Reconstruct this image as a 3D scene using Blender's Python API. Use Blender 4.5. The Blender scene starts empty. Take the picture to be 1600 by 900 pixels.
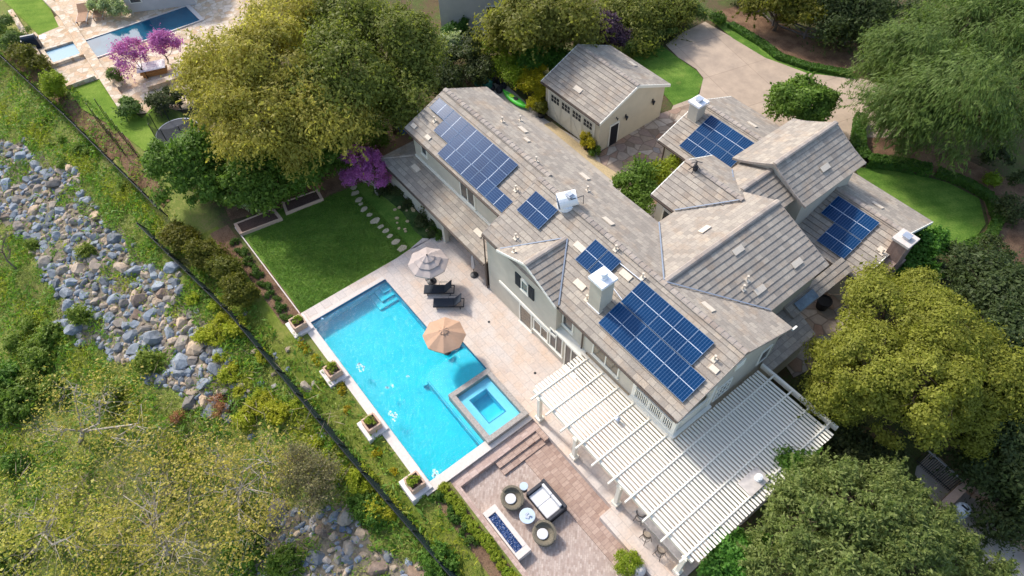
import bpy, math, random
import numpy as np
from mathutils import Vector, Matrix
random.seed(7)
RNG = np.random.default_rng(11)
SC = bpy.context.scene
COL = SC.collection

# ------------------------------------------------------------------ camera
F_PX = 1080.0
M = np.array([[0.61987068, 0.78447536, -0.01894097],
              [0.61604996, -0.50145297, -0.60747622],
              [-0.48604813, 0.36488811, -0.79411201]])      # world -> camera (right, down, forward)
CAM = np.array([31.05363, -11.61784, 40.0])

def ray(u, v):
    return M.T @ np.array([(u - 800) / F_PX, (v - 450) / F_PX, 1.0])
def at(u, v, z=0.0):
    """point of the photograph (1600 x 900) on the level z"""
    d = ray(u, v); t = (z - CAM[2]) / d[2]
    return CAM + d * t
def on_y(u, v, y):
    d = ray(u, v); return CAM + d * ((y - CAM[1]) / d[1])
def on_x(u, v, x):
    d = ray(u, v); return CAM + d * ((x - CAM[0]) / d[0])
def on_plane(u, v, p, n):
    d = ray(u, v); n = np.array(n, float)
    return CAM + d * (np.dot(np.array(p, float) - CAM, n) / np.dot(d, n))

def fence_y(x):
    return np.interp(x, [-200, -60, -50.8, -34, -17.4, -0.3, 11.2, 20, 40, 200],
                     [-37, -16.3, -14.9, -12.3, -10.9, -9.6, -8.7, -7.9, -6.0, 10])
def wob(x, y):
    return (np.sin(x * .37 + y * .21) * .5 + np.sin(x * .11 - y * .43 + 1.3) * .6 + np.sin(x * .83 + y * .71 + 2.) * .2)
def ground(x, y):
    x = np.asarray(x, float); y = np.asarray(y, float)
    t = y - fence_y(x)
    near = np.clip(t / 1.9, 0, 1); near = near * near * (3 - 2 * near)
    up = -.75 + .75 * near - .06
    dn = -.81 + np.maximum(t, -13) * .30
    far = np.clip((-t - 1) / 6, 0, 1)
    z = np.where(t >= 0, up, dn + far * wob(x, y) * .28)
    # the slope on the south-east side, under the oaks
    s = np.clip((x - 29.2) / 4, 0, 1) * np.clip((30 - y) / 6, 0, 1)
    return z - 1.2 * s * s * (3 - 2 * s)
def att(u, v, dz=0.0):
    z = 0.0
    for i in range(30):
        p = at(u, v, z + dz); z = .5 * z + .5 * float(ground(p[0], p[1]))
    p = at(u, v, z + dz)
    return np.array([p[0], p[1], z])
def depth(p):
    return float((M @ (np.array(p) - CAM))[2])
def px(p, n):
    """n pixels of the photograph at point p, in metres"""
    return n * depth(p) / F_PX

# ------------------------------------------------------------------ materials
def L(r, g, b, k=1.0):
    f = lambda c: (c / 255 / 12.92) if c / 255 <= .04045 else ((c / 255 + .055) / 1.055) ** 2.4
    return (f(r) * k, f(g) * k, f(b) * k, 1)
class N:
    def __init__(s, name):
        s.m = bpy.data.materials.new(name); s.m.use_nodes = True
        s.t = s.m.node_tree; s.t.nodes.clear()
        s.out = s.t.nodes.new('ShaderNodeOutputMaterial')
        s.b = s.n('BsdfPrincipled'); s.l(s.b.outputs[0], s.out.inputs[0])
    def n(s, ty, **kw):
        o = s.t.nodes.new('ShaderNode' + ty)
        for k, v in kw.items():
            if hasattr(o, k): setattr(o, k, v)
            else: o.inputs[k.replace('_', ' ')].default_value = v
        return o
    def l(s, a, b): s.t.links.new(a, b)
    def coord(s, which='Object', scale=(1, 1, 1), rot=0):
        c = s.n('TexCoord'); mp = s.n('Mapping'); s.l(c.outputs[which], mp.inputs[0])
        mp.inputs['Scale'].default_value = scale; mp.inputs['Rotation'].default_value = (0, 0, rot)
        return mp.outputs[0]
    def pos(s):
        return s.n('NewGeometry').outputs['Position']
    def noise(s, vec, scale, detail=4, rough=.6):
        o = s.n('TexNoise'); s.l(vec, o.inputs['Vector'])
        o.inputs['Scale'].default_value = scale; o.inputs['Detail'].default_value = detail; o.inputs['Roughness'].default_value = rough
        return o.outputs['Fac']
    def ramp(s, fac, stops):
        r = s.n('ValToRGB'); s.l(fac, r.inputs[0]); e = r.color_ramp.elements
        while len(e) < len(stops): e.new(.5)
        for i, (p, c) in enumerate(stops): e[i].position = p; e[i].color = c
        return r.outputs[0]
    def mix(s, fac, a, b, mode='MIX'):
        o = s.n('Mix'); o.data_type = 'RGBA'; o.blend_type = mode
        for sock, val in ((o.inputs[0], fac), (o.inputs[6], a), (o.inputs[7], b)):
            if isinstance(val, (int, float, tuple)): sock.default_value = val
            else: s.l(val, sock)
        return o.outputs[2]
    def math(s, op, a, b=0.0):
        o = s.n('Math'); o.operation = op
        for i, v in enumerate((a, b)):
            if isinstance(v, (int, float)): o.inputs[i].default_value = v
            else: s.l(v, o.inputs[i])
        return o.outputs[0]
    def bump(s, h, strength=.3, dist=.02):
        o = s.n('Bump'); s.l(h, o.inputs['Height']); o.inputs['Strength'].default_value = strength; o.inputs['Distance'].default_value = dist
        s.l(o.outputs[0], s.b.inputs['Normal'])
    def col(s, c):
        if isinstance(c, tuple): s.b.inputs['Base Color'].default_value = c
        else: s.l(c, s.b.inputs['Base Color'])
    def rough(s, r, spec=.5):
        s.b.inputs['Roughness'].default_value = r; s.b.inputs['Specular IOR Level'].default_value = spec
MAT = {}
def plain(name, c, rough=.6, var=.12, scale=6, spec=.4, metal=0, bump=0):
    n = N(name); v = n.noise(n.pos(), scale, 5)
    k = lambda f: tuple(min(1, x * f) for x in c[:3]) + (1,)
    n.col(n.ramp(v, [(.3, k(1 - var)), (.7, k(1 + var))])); n.rough(rough, spec)
    n.b.inputs['Metallic'].default_value = metal
    if bump: n.bump(n.noise(n.pos(), scale * 6, 4), bump, .02)
    MAT[name] = n.m; return n.m
def leaf(name, cols, trans=.30, rough=.55, spec=.25):
    """leaf colour varies from leaf to leaf and, weakly, from plant to plant"""
    n = N(name); g = n.n('NewGeometry'); oi = n.n('ObjectInfo')
    av = [sum(c[k] for c in cols) / len(cols) for k in range(3)]; cols = [[av[k] + .55 * (c[k] - av[k]) for k in range(3)] for c in cols]
    mx_ = lambda c: [max(0, sum(c) / 3 + 1.12 * (x - sum(c) / 3)) for x in c]
    stops = [(i / (len(cols) - 1), L(*mx_(c))) for i, c in enumerate(cols)]
    c = n.ramp(g.outputs['Random Per Island'], stops)
    big = n.noise(n.coord('Object'), 1.1, 3)
    hsv = n.n('HueSaturation'); n.l(c, hsv.inputs['Color'])
    n.l(n.math('ADD', n.math('MULTIPLY', oi.outputs['Random'], .03), .485), hsv.inputs['Hue'])
    n.l(n.math('ADD', n.math('MULTIPLY', big, 1.1), .45), hsv.inputs['Value'])
    n.col(hsv.outputs[0]); n.rough(rough, spec)
    tr = n.n('BsdfTranslucent'); n.l(n.mix(1.0, hsv.outputs[0], (1.05, 1.15, .72, 1), 'MULTIPLY'), tr.inputs[0])
    mx = n.n('MixShader'); mx.inputs[0].default_value = trans
    n.l(n.b.outputs[0], mx.inputs[1]); n.l(tr.outputs[0], mx.inputs[2]); n.l(mx.outputs[0], n.out.inputs[0])
    MAT[name] = n.m; return n.m

plain('stucco', L(192, 184, 168), .9, .09, .9, .2, bump=.25)
plain('stucco_garage', L(205, 194, 170), .9, .05, 1.2, .2, bump=.25)
plain('trim', L(232, 228, 214), .6, .04, 3)
plain('pergola_paint', L(240, 232, 214), .6, .05, 4)
plain('gutter', L(84, 72, 64), .5, .1, 3)
plain('dark_metal', L(38, 38, 42), .45, .15, 8)
plain('galvanised', L(190, 194, 200), .4, .1, 9, .5, .6)
plain('flashing', L(136, 144, 156), .6, .08, 9, .2)
plain('white_metal', L(236, 236, 236), .4, .04, 6)
plain('vent_tile', L(208, 194, 174), .7, .08, 8)
plain('shutter', L(34, 42, 48), .6, .1, 10)
plain('garage_door', L(212, 208, 192), .6, .05, 3)
plain('door_dark', L(26, 30, 38), .5, .15, 6)
plain('stone_cap', L(206, 195, 184), .7, .08, 6, bump=.2)
plain('pedestal_stone', L(216, 206, 198), .8, .1, 5, bump=.2)
plain('spa_stone', L(158, 150, 142), .7, .28, 9, bump=.3)
plain('counter_stone', L(196, 186, 176), .5, .18, 4)
plain('white_foam_glint', L(214, 240, 250), .6, .05, 6)
plain('soil', L(92, 72, 62), 1, .4, 14, .1, bump=.6)
plain('scree_soil', L(124, 114, 98), 1, .4, 4, .1, bump=.8)
n = N('mulch'); p = n.pos(); n.col(n.ramp(n.mix(.5, n.noise(p, .7, 5), n.noise(p, 11, 6, .8)), [(.32, L(70, 54, 44)), (.46, L(108, 84, 66)), (.56, L(140, 112, 88)), (.66, L(96, 88, 56)), (.74, L(172, 146, 116))])); n.rough(1, .1); n.bump(n.noise(p, 11, 6, .8), 1.0, .08); MAT['mulch'] = n.m
plain('concrete', L(178, 168, 156), .9, .14, 1.6, .2, bump=.15)
plain('tan_canvas', L(184, 150, 124), .9, .05, 5, .1)
plain('grey_canvas', L(178, 165, 157), .9, .05, 5, .1)
plain('sling', L(36, 44, 54), .7, .15, 12)
plain('sofa_wicker', L(66, 66, 70), .8, .35, 30, .3, bump=.6)
plain('chair_wicker', L(112, 104, 88), .8, .4, 30, .3, bump=.8)
plain('cushion', L(208, 206, 204), .95, .05, 4, .1)
plain('glass_top', L(186, 200, 210), .15, .05, 3)
plain('fire_glass', L(34, 62, 108), .2, .75, 26, .6, bump=.8)
plain('stool_seat', L(176, 160, 140), .9, .1, 9)
plain('stool_frame', L(70, 60, 54), .5, .2, 9)
plain('bark', L(104, 90, 76), .95, .35, 7, .1, bump=.7)
plain('pale_bark', L(176, 166, 152), .9, .3, 7, .1, bump=.5)
plain('twig', L(150, 134, 112), .95, .3, 7, .1)
plain('grey_twig', L(128, 116, 100), .95, .3, 7, .1)
plain('black_pot', L(34, 34, 36), .5, .2, 8)
plain('kayak_green', L(70, 196, 50), .4, .08, 5)
plain('kayak_seat', L(150, 190, 30), .6, .1, 8)
plain('blue_tarp', L(20, 92, 178), .5, .12, 4)
plain('wood_furniture', L(168, 128, 96), .7, .2, 12)
plain('table_cloth', L(235, 230, 225), .9, .04, 4)
plain('bench_wood', L(176, 122, 66), .7, .2, 8)
plain('fence_timber', L(112, 104, 98), .9, .3, 9, .1)
plain('grill', L(30, 44, 60), .4, .2, 8)
plain('trampoline_mat', L(66, 70, 78), .7, .15, 3)
plain('neighbour_wall', L(196, 192, 186), .9, .06, 1.2, .2)
plain('tank_paint', L(206, 216, 224), .4, .06, 4)
plain('pool_plaster', L(104, 196, 214), .8, .07, 2.5, .2)
plain('spa_plaster', L(150, 204, 224), .8, .06, 2.5, .2)
plain('tile_line', L(66, 120, 160), .4, .2, 14)
plain('neighbour_plaster', L(70, 130, 150), .8, .1, 2.5, .2)
plain('pale_path_stone', L(188, 172, 142), .9, .12, 5, bump=.2)
plain('straw_drop', L(188, 166, 126), .9, .2, 9)
plain('terracotta', L(196, 164, 140), .9, .12, 9)
plain('green_bin', L(30, 92, 82), .6, .12, 8)
for nm, c in (('blue_rock', (132, 138, 144)), ('tan_rock', (168, 150, 130)), ('rust_rock', (150, 122, 98)), ('brown_rock', (146, 136, 124))):
    n = N(nm); p = n.pos(); oi = n.n('ObjectInfo')
    a = n.noise(p, 2.2, 6); k = lambda f: tuple(min(1, x * f) for x in L(*c)[:3]) + (1,)
    hs = n.n('HueSaturation'); n.l(n.ramp(a, [(.25, k(.6)), (.5, k(.95)), (.75, k(1.3))]), hs.inputs['Color'])
    n.l(n.math('ADD', n.math('MULTIPLY', oi.outputs['Random'], .7), .6), hs.inputs['Value'])
    n.l(n.math('ADD', n.math('MULTIPLY', oi.outputs['Random'], .6), .6), hs.inputs['Saturation'])
    n.col(hs.outputs[0]); n.rough(.9, .2); n.bump(n.noise(p, 7, 6), .6, .06); MAT[nm] = n.m

def tiles(name, c1, c2, c3, w=.62, h=.4):
    n = N(name); uv = n.n('TexCoord').outputs['UV']
    b = n.n('TexBrick'); n.l(uv, b.inputs['Vector'])
    for k, v in (('Scale', 1), ('Brick Width', w), ('Row Height', h), ('Mortar Size', .016), ('Mortar Smooth', .3), ('Bias', 0)): b.inputs[k].default_value = v
    b.inputs['Color1'].default_value = (0, 0, 0, 1); b.inputs['Color2'].default_value = (1, 1, 1, 1); b.inputs['Mortar'].default_value = (.5, .5, .5, 1)
    b.offset = .5
    r = n.ramp(b.outputs['Color'], [(0, L(*c1)), (.5, L(*c2)), (1, L(*c3))])
    big = n.noise(n.pos(), .33, 3)
    r2 = n.mix(n.math('MULTIPLY', big, .35), r, L(*c2))
    warm = n.mix(n.ramp(n.noise(n.pos(), .8, 3), [(.5, (0, 0, 0, 1)), (.72, (1, 1, 1, 1))]), r2, (1.05, .95, .86, 1), 'MULTIPLY')
    fine = n.ramp(n.noise(n.pos(), 9, 5), [(.25, (.8, .8, .8, 1)), (.75, (1.12, 1.12, 1.12, 1))])
    c = n.mix(1.0, warm, fine, 'MULTIPLY')
    c = n.mix(n.math('MULTIPLY', b.outputs['Fac'], .3), c, L(84, 74, 72))
    sv = n.n('SeparateXYZ'); n.l(uv, sv.inputs[0]); butt_shade = n.math('LESS_THAN', n.math('FRACT', n.math('DIVIDE', sv.outputs[1], h)), .07)  # dark line painted along each course's lower edge, for the butt gap's shadow
    c = n.mix(n.math('MULTIPLY', butt_shade, .28), c, L(92, 80, 78))
    n.col(c); n.rough(.85, .25); n.bump(n.math('SUBTRACT', n.noise(n.pos(), 20, 4), b.outputs['Fac']), .35, .02)
    MAT[name] = n.m
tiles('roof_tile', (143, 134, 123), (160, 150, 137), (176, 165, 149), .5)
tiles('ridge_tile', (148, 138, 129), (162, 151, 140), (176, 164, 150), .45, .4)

def paving(name, w, h, cols, mortar, msize=.02, rot=0, noise=.35, scale=1.0, bump=.3, sub=None):
    n = N(name); v = n.coord('Object', (1, 1, 1), rot)
    b = n.n('TexBrick'); n.l(v, b.inputs['Vector'])
    for k, x in (('Scale', scale), ('Brick Width', w), ('Row Height', h), ('Mortar Size', msize), ('Mortar Smooth', .4), ('Bias', 0)): b.inputs[k].default_value = x
    b.inputs['Color1'].default_value = (0, 0, 0, 1); b.inputs['Color2'].default_value = (1, 1, 1, 1); b.inputs['Mortar'].default_value = (.5, .5, .5, 1)
    fac = n.mix(noise, b.outputs['Color'], n.noise(n.pos(), 1.3, 5))
    c = n.ramp(fac, [(i / (len(cols) - 1), L(*q)) for i, q in enumerate(cols)])
    if sub:
        c = n.mix(n.ramp(n.noise(n.pos(), .45, 3), [(.42, (0, 0, 0, 1)), (.62, (1, 1, 1, 1))]), c, L(*sub), 'SOFT_LIGHT')
    c = n.mix(1.0, c, n.ramp(n.noise(n.pos(), 7, 6), [(.25, (.82, .82, .82, 1)), (.75, (1.12, 1.1, 1.08, 1))]), 'MULTIPLY')
    c = n.mix(n.math('MULTIPLY', b.outputs['Fac'], .6), c, L(*mortar))
    n.col(c); n.rough(.8, .25); n.bump(n.math('SUBTRACT', n.noise(n.pos(), 12, 4), b.outputs['Fac']), bump, .02); MAT[name] = n.m
paving('travertine', .92, .6, [(172, 160, 153), (198, 187, 178), (207, 196, 186), (203, 187, 173), (216, 208, 201)], (150, 138, 130), .014, sub=(190, 174, 162), noise=.5)
paving('brick_paver', .24, .12, [(136, 118, 108), (172, 154, 142), (190, 174, 162), (162, 142, 130), (204, 192, 180)], (150, 130, 122), .012, rot=.78, noise=.25)
paving('brick_course', .26, .5, [(138, 115, 103), (162, 138, 124), (180, 157, 142), (150, 126, 112)], (124, 100, 92), .018, noise=.45)
paving('brick_cap', .22, .5, [(160, 134, 122), (182, 158, 146), (196, 174, 162), (172, 146, 134)], (146, 124, 114), .012, noise=.3)
def flags(name, scale, cols, mortar):
    n = N(name); p = n.pos(); warp = n.mix(.12, p, n.n('TexNoise', Scale=1.2).outputs['Color'])
    v = n.n('TexVoronoi'); n.l(p, v.inputs['Vector']); v.inputs['Scale'].default_value = scale
    e = n.n('TexVoronoi'); e.feature = 'DISTANCE_TO_EDGE'; n.l(p, e.inputs['Vector']); e.inputs['Scale'].default_value = scale
    sp = n.n('SeparateColor'); n.l(v.outputs['Color'], sp.inputs[0])
    c = n.ramp(sp.outputs[0], [(k / (len(cols) - 1), L(*q)) for k, q in enumerate(cols)])
    c = n.mix(1.0, c, n.ramp(n.noise(p, 3, 6, .7), [(.25, (.75, .74, .73, 1)), (.75, (1.15, 1.14, 1.12, 1))]), 'MULTIPLY')
    edge = n.ramp(e.outputs['Distance'], [(.02, (1, 1, 1, 1)), (.06, (0, 0, 0, 1))])
    n.col(n.mix(n.math('MULTIPLY', edge, .7), c, L(*mortar))); n.rough(.85, .2); n.bump(n.noise(p, 6, 5), .3, .03); MAT[name] = n.m
flags('flagstone', 1.05, [(140, 122, 106), (172, 154, 136), (188, 174, 158), (164, 130, 106), (150, 146, 144)], (120, 104, 88))
flags('neighbour_stone', 1.7, [(180, 156, 128), (206, 188, 164), (216, 202, 184), (196, 164, 132), (208, 188, 160)], (170, 150, 126))
paving('red_brick', .24, .08, [(140, 116, 106), (164, 138, 126), (182, 156, 142)], (160, 146, 136), .012)
n = N('driveway_concrete'); v = n.coord('Object', (1, 1, 1), .25); b = n.n('TexBrick'); n.l(v, b.inputs['Vector'])
for k, x in (('Scale', 1), ('Brick Width', 5.2), ('Row Height', 4.4), ('Mortar Size', .03), ('Mortar Smooth', .5)): b.inputs[k].default_value = x
b.offset = 0
b.inputs['Color1'].default_value = L(180, 162, 144); b.inputs['Color2'].default_value = L(173, 155, 137); b.inputs['Mortar'].default_value = L(146, 130, 114)
c = n.mix(1.0, b.outputs['Color'], n.ramp(n.noise(n.pos(), .6, 8, .72), [(.3, (.78, .77, .76, 1)), (.7, (1.14, 1.11, 1.06, 1))]), 'MULTIPLY')
n.col(c); n.rough(.9, .2); MAT['driveway_concrete'] = n.m

def lawn(name, dark, mid, light, patch=.35):
    n = N(name); p = n.pos()
    a = n.noise(p, patch, 5, .6); f = n.noise(p, 7, 6, .8); st = n.n('TexWave'); n.l(n.coord('Object', (1, 1, 1), .55), st.inputs['Vector']); st.inputs['Scale'].default_value = .35; st.inputs['Distortion'].default_value = 1.5
    m = n.mix(.42, n.mix(.05, a, st.outputs['Fac']), f)
    c = n.ramp(m, [(.34, L(*dark)), (.48, L(*mid)), (.62, L(*light))])
    dry = n.ramp(n.noise(p, .9, 6, .7), [(.58, (0, 0, 0, 1)), (.74, (1, 1, 1, 1))])
    n.col(n.mix(n.math('MULTIPLY', dry, .6), c, L(138, 140, 74))); n.rough(.95, .1); n.bump(n.noise(p, 16, 5, .8), 1.0, .08); MAT[name] = n.m
lawn('lawn_grass', (62, 94, 34), (88, 122, 46), (124, 150, 66))
lawn('rough_lawn', (92, 104, 40), (110, 124, 48), (142, 140, 72), .7)
lawn('lawn_bright', (84, 112, 38), (108, 136, 48), (134, 154, 66))
lawn('ground_cover', (44, 66, 34), (66, 88, 46), (92, 108, 62), 1.2)
# base terrain: wild grass and dry patches on the slope, leaf litter and soil inside the fence
n = N('terrain'); p = n.pos()
a = n.noise(p, .22, 5, .6); f = n.noise(p, 5, 6, .75)
g = n.ramp(n.mix(.5, a, f), [(.28, L(112, 98, 74)), (.40, L(136, 128, 78)), (.50, L(108, 124, 56)), (.58, L(146, 144, 82)), (.68, L(182, 166, 130))])
s = n.ramp(n.mix(.5, n.noise(p, .5, 4), n.noise(p, 8, 5, .7)), [(.32, L(66, 62, 44)), (.46, L(100, 84, 64)), (.54, L(78, 88, 48)), (.64, L(96, 104, 58)), (.74, L(130, 110, 84))])
sx = n.n('SeparateXYZ'); n.l(p, sx.inputs[0])
fl = n.math('ADD', n.math('MULTIPLY', sx.outputs[0], -.083), sx.outputs[1])     # distance across the fence line
side = n.math('ADD', fl, n.math('MULTIPLY', n.noise(p, .8, 3), 1.6))
n.col(n.mix(n.ramp(n.math('MULTIPLY', n.math('ADD', side, 10), .1), [(.40, (0, 0, 0, 1)), (.52, (1, 1, 1, 1))]), g, s))
n.rough(.95, .1); n.bump(n.noise(p, 9, 6, .75), .9, .08); MAT['terrain'] = n.m

def glass(name, c, rough=.08):
    n = N(name); n.col(n.ramp(n.noise(n.pos(), 1.5, 3), [(.35, L(*[x * .7 for x in c])), (.65, L(*c))])); n.rough(rough, .8); MAT[name] = n.m
glass('window_glass', (72, 76, 78)); glass('green_glass', (52, 108, 104)); glass('tan_glass', (118, 106, 88)); glass('skylight_glass', (120, 138, 146))

n = N('solar_cells'); uv = n.n('TexCoord').outputs['UV']; sp = n.n('SeparateXYZ'); n.l(uv, sp.inputs[0])
def line(x, count, w):
    fr = n.math('FRACT', n.math('MULTIPLY', x, count)); d = n.math('ABSOLUTE', n.math('SUBTRACT', fr, .5))
    return n.math('GREATER_THAN', d, .5 - w)
busbar = line(sp.outputs[0], 6, .055); cross = line(sp.outputs[1], 10, .03)
mid = n.math('LESS_THAN', n.math('ABSOLUTE', n.math('SUBTRACT', sp.outputs[1], .5)), .011)
cell = n.ramp(n.noise(n.pos(), .35, 3), [(.3, L(12, 46, 82)), (.7, L(18, 60, 100))])
c = n.mix(n.math('MULTIPLY', busbar, .42), cell, L(112, 142, 178)); c = n.mix(n.math('MULTIPLY', cross, .15), c, L(120, 150, 186)); c = n.mix(n.math('MULTIPLY', mid, .8), c, L(206, 216, 226))
n.col(c); n.rough(.22, .1); MAT['solar_cells'] = n.m
plain('panel_frame', L(116, 134, 158), .6, .04, 6, .1)

def water(name, tint, dens, bump):
    n = N(name)
    n.t.nodes.remove(n.b)
    tr = n.n('BsdfTransparent'); tr.inputs[0].default_value = tint
    gl = n.n('BsdfGlossy'); gl.inputs['Roughness'].default_value = .12
    fr = n.n('Fresnel'); fr.inputs['IOR'].default_value = 1.33
    bp = n.n('Bump'); bp.inputs['Strength'].default_value = bump; bp.inputs['Distance'].default_value = .11
    n.l(n.math('MULTIPLY', n.noise(n.pos(), 6.5, 3, .55), n.ramp(n.noise(n.pos(), .45, 2), [(.38, (.45, .45, .45, 1)), (.6, (.8, .8, .8, 1))])), bp.inputs['Height'])
    n.l(bp.outputs[0], gl.inputs['Normal']); n.l(bp.outputs[0], fr.inputs['Normal'])
    mx = n.n('MixShader'); bf = n.n('NewGeometry'); n.l(n.math('MULTIPLY', fr.outputs[0], n.math('SUBTRACT', 1.0, bf.outputs['Backfacing'])), mx.inputs[0]); n.l(tr.outputs[0], mx.inputs[1]); n.l(gl.outputs[0], mx.inputs[2]); n.l(mx.outputs[0], n.out.inputs[0])
    va = n.n('VolumeAbsorption'); va.inputs['Color'].default_value = (.02, .95, .945, 1); va.inputs['Density'].default_value = dens
    n.l(va.outputs[0], n.out.inputs['Volume']); MAT[name] = n.m
water('pool_water', (.9, .985, 1, 1), 1.5, 1.0)
water('spa_water', (.95, .985, 1, 1), .8, .4)
water('neighbour_water', (.55, .82, .92, 1), .9, .5)
n = N('shade_mesh'); n.col(L(40, 56, 58)); n.rough(.8, .2)
tr = n.n('BsdfTransparent'); mx = n.n('MixShader'); mx.inputs[0].default_value = .38
n.l(n.b.outputs[0], mx.inputs[1]); n.l(tr.outputs[0], mx.inputs[2]); n.l(mx.outputs[0], n.out.inputs[0]); MAT['shade_mesh'] = n.m
n = N('net'); n.col(L(40, 44, 46)); tr = n.n('BsdfTransparent'); mx = n.n('MixShader'); mx.inputs[0].default_value = .5
n.l(n.b.outputs[0], mx.inputs[1]); n.l(tr.outputs[0], mx.inputs[2]); n.l(mx.outputs[0], n.out.inputs[0]); MAT['net'] = n.m

leaf('willow_leaf', [(148, 148, 68), (174, 170, 84), (200, 192, 110), (158, 156, 74)], .54)
leaf('oak_leaf', [(98, 106, 48), (122, 126, 60), (148, 150, 80), (126, 126, 64)], .52)
leaf('greygreen_leaf', [(76, 98, 48), (100, 120, 62), (130, 146, 84), (88, 110, 54)], .44)
leaf('feather_oak_leaf', [(82, 100, 52), (106, 122, 64), (136, 148, 86), (162, 168, 112)], 0.47)
leaf('cypress_leaf', [(112, 120, 48), (136, 142, 60), (160, 164, 82), (124, 130, 52)], .5)
leaf('lush_leaf', [(76, 102, 40), (102, 130, 52), (136, 160, 76), (86, 112, 46)], .46)
leaf('bright_leaf', [(76, 112, 44), (98, 134, 54), (124, 158, 74)], 0.47)
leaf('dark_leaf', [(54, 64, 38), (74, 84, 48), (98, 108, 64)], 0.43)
leaf('yellow_leaf', [(150, 140, 34), (184, 166, 44), (200, 182, 60), (128, 128, 38)], 0.45)
leaf('lime_leaf', [(108, 128, 36), (144, 156, 50), (168, 174, 68)], 0.47)
leaf('olive_shrub_leaf', [(84, 92, 34), (110, 110, 40), (132, 126, 50), (84, 90, 36)], 0.45)
leaf('redbud_leaf', [(160, 92, 158), (194, 116, 186), (214, 150, 206), (172, 100, 164)], .45)
leaf('plum_leaf', [(58, 42, 54), (74, 54, 68), (90, 68, 80)], 0.29)
leaf('pale_leaf', [(124, 142, 92), (160, 174, 122), (204, 206, 172)], 0.43)
leaf('sparse_leaf', [(158, 150, 74), (186, 174, 90), (204, 194, 114), (164, 160, 84)], 0.43)
leaf('dry_leaf', [(138, 128, 92), (154, 144, 106), (120, 118, 78)], 0.39)
leaf('weed_leaf', [(104, 124, 48), (130, 146, 62), (158, 166, 82), (98, 120, 50)], 0.45)
leaf('weed_yellow', [(146, 154, 44), (172, 174, 54), (190, 188, 78)], 0.45)
leaf('grass_blade', [(124, 134, 62), (150, 154, 80), (176, 172, 106), (132, 142, 66), (188, 178, 128)], 0.43)
leaf('green_blade', [(92, 122, 48), (118, 146, 60), (144, 164, 80), (100, 130, 52)], 0.45)
leaf('lime_blade', [(122, 136, 46), (148, 158, 58), (170, 174, 80), (130, 144, 52)], 0.45)
leaf('lawn_blade', [(66, 102, 36), (88, 124, 46), (116, 146, 64), (134, 148, 78)], .4)
leaf('rust_leaf', [(150, 100, 70), (172, 120, 86), (134, 92, 66)], 0.29)
leaf('hedge_leaf', [(62, 88, 36), (84, 112, 46), (106, 130, 56)], 0.45)
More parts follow.
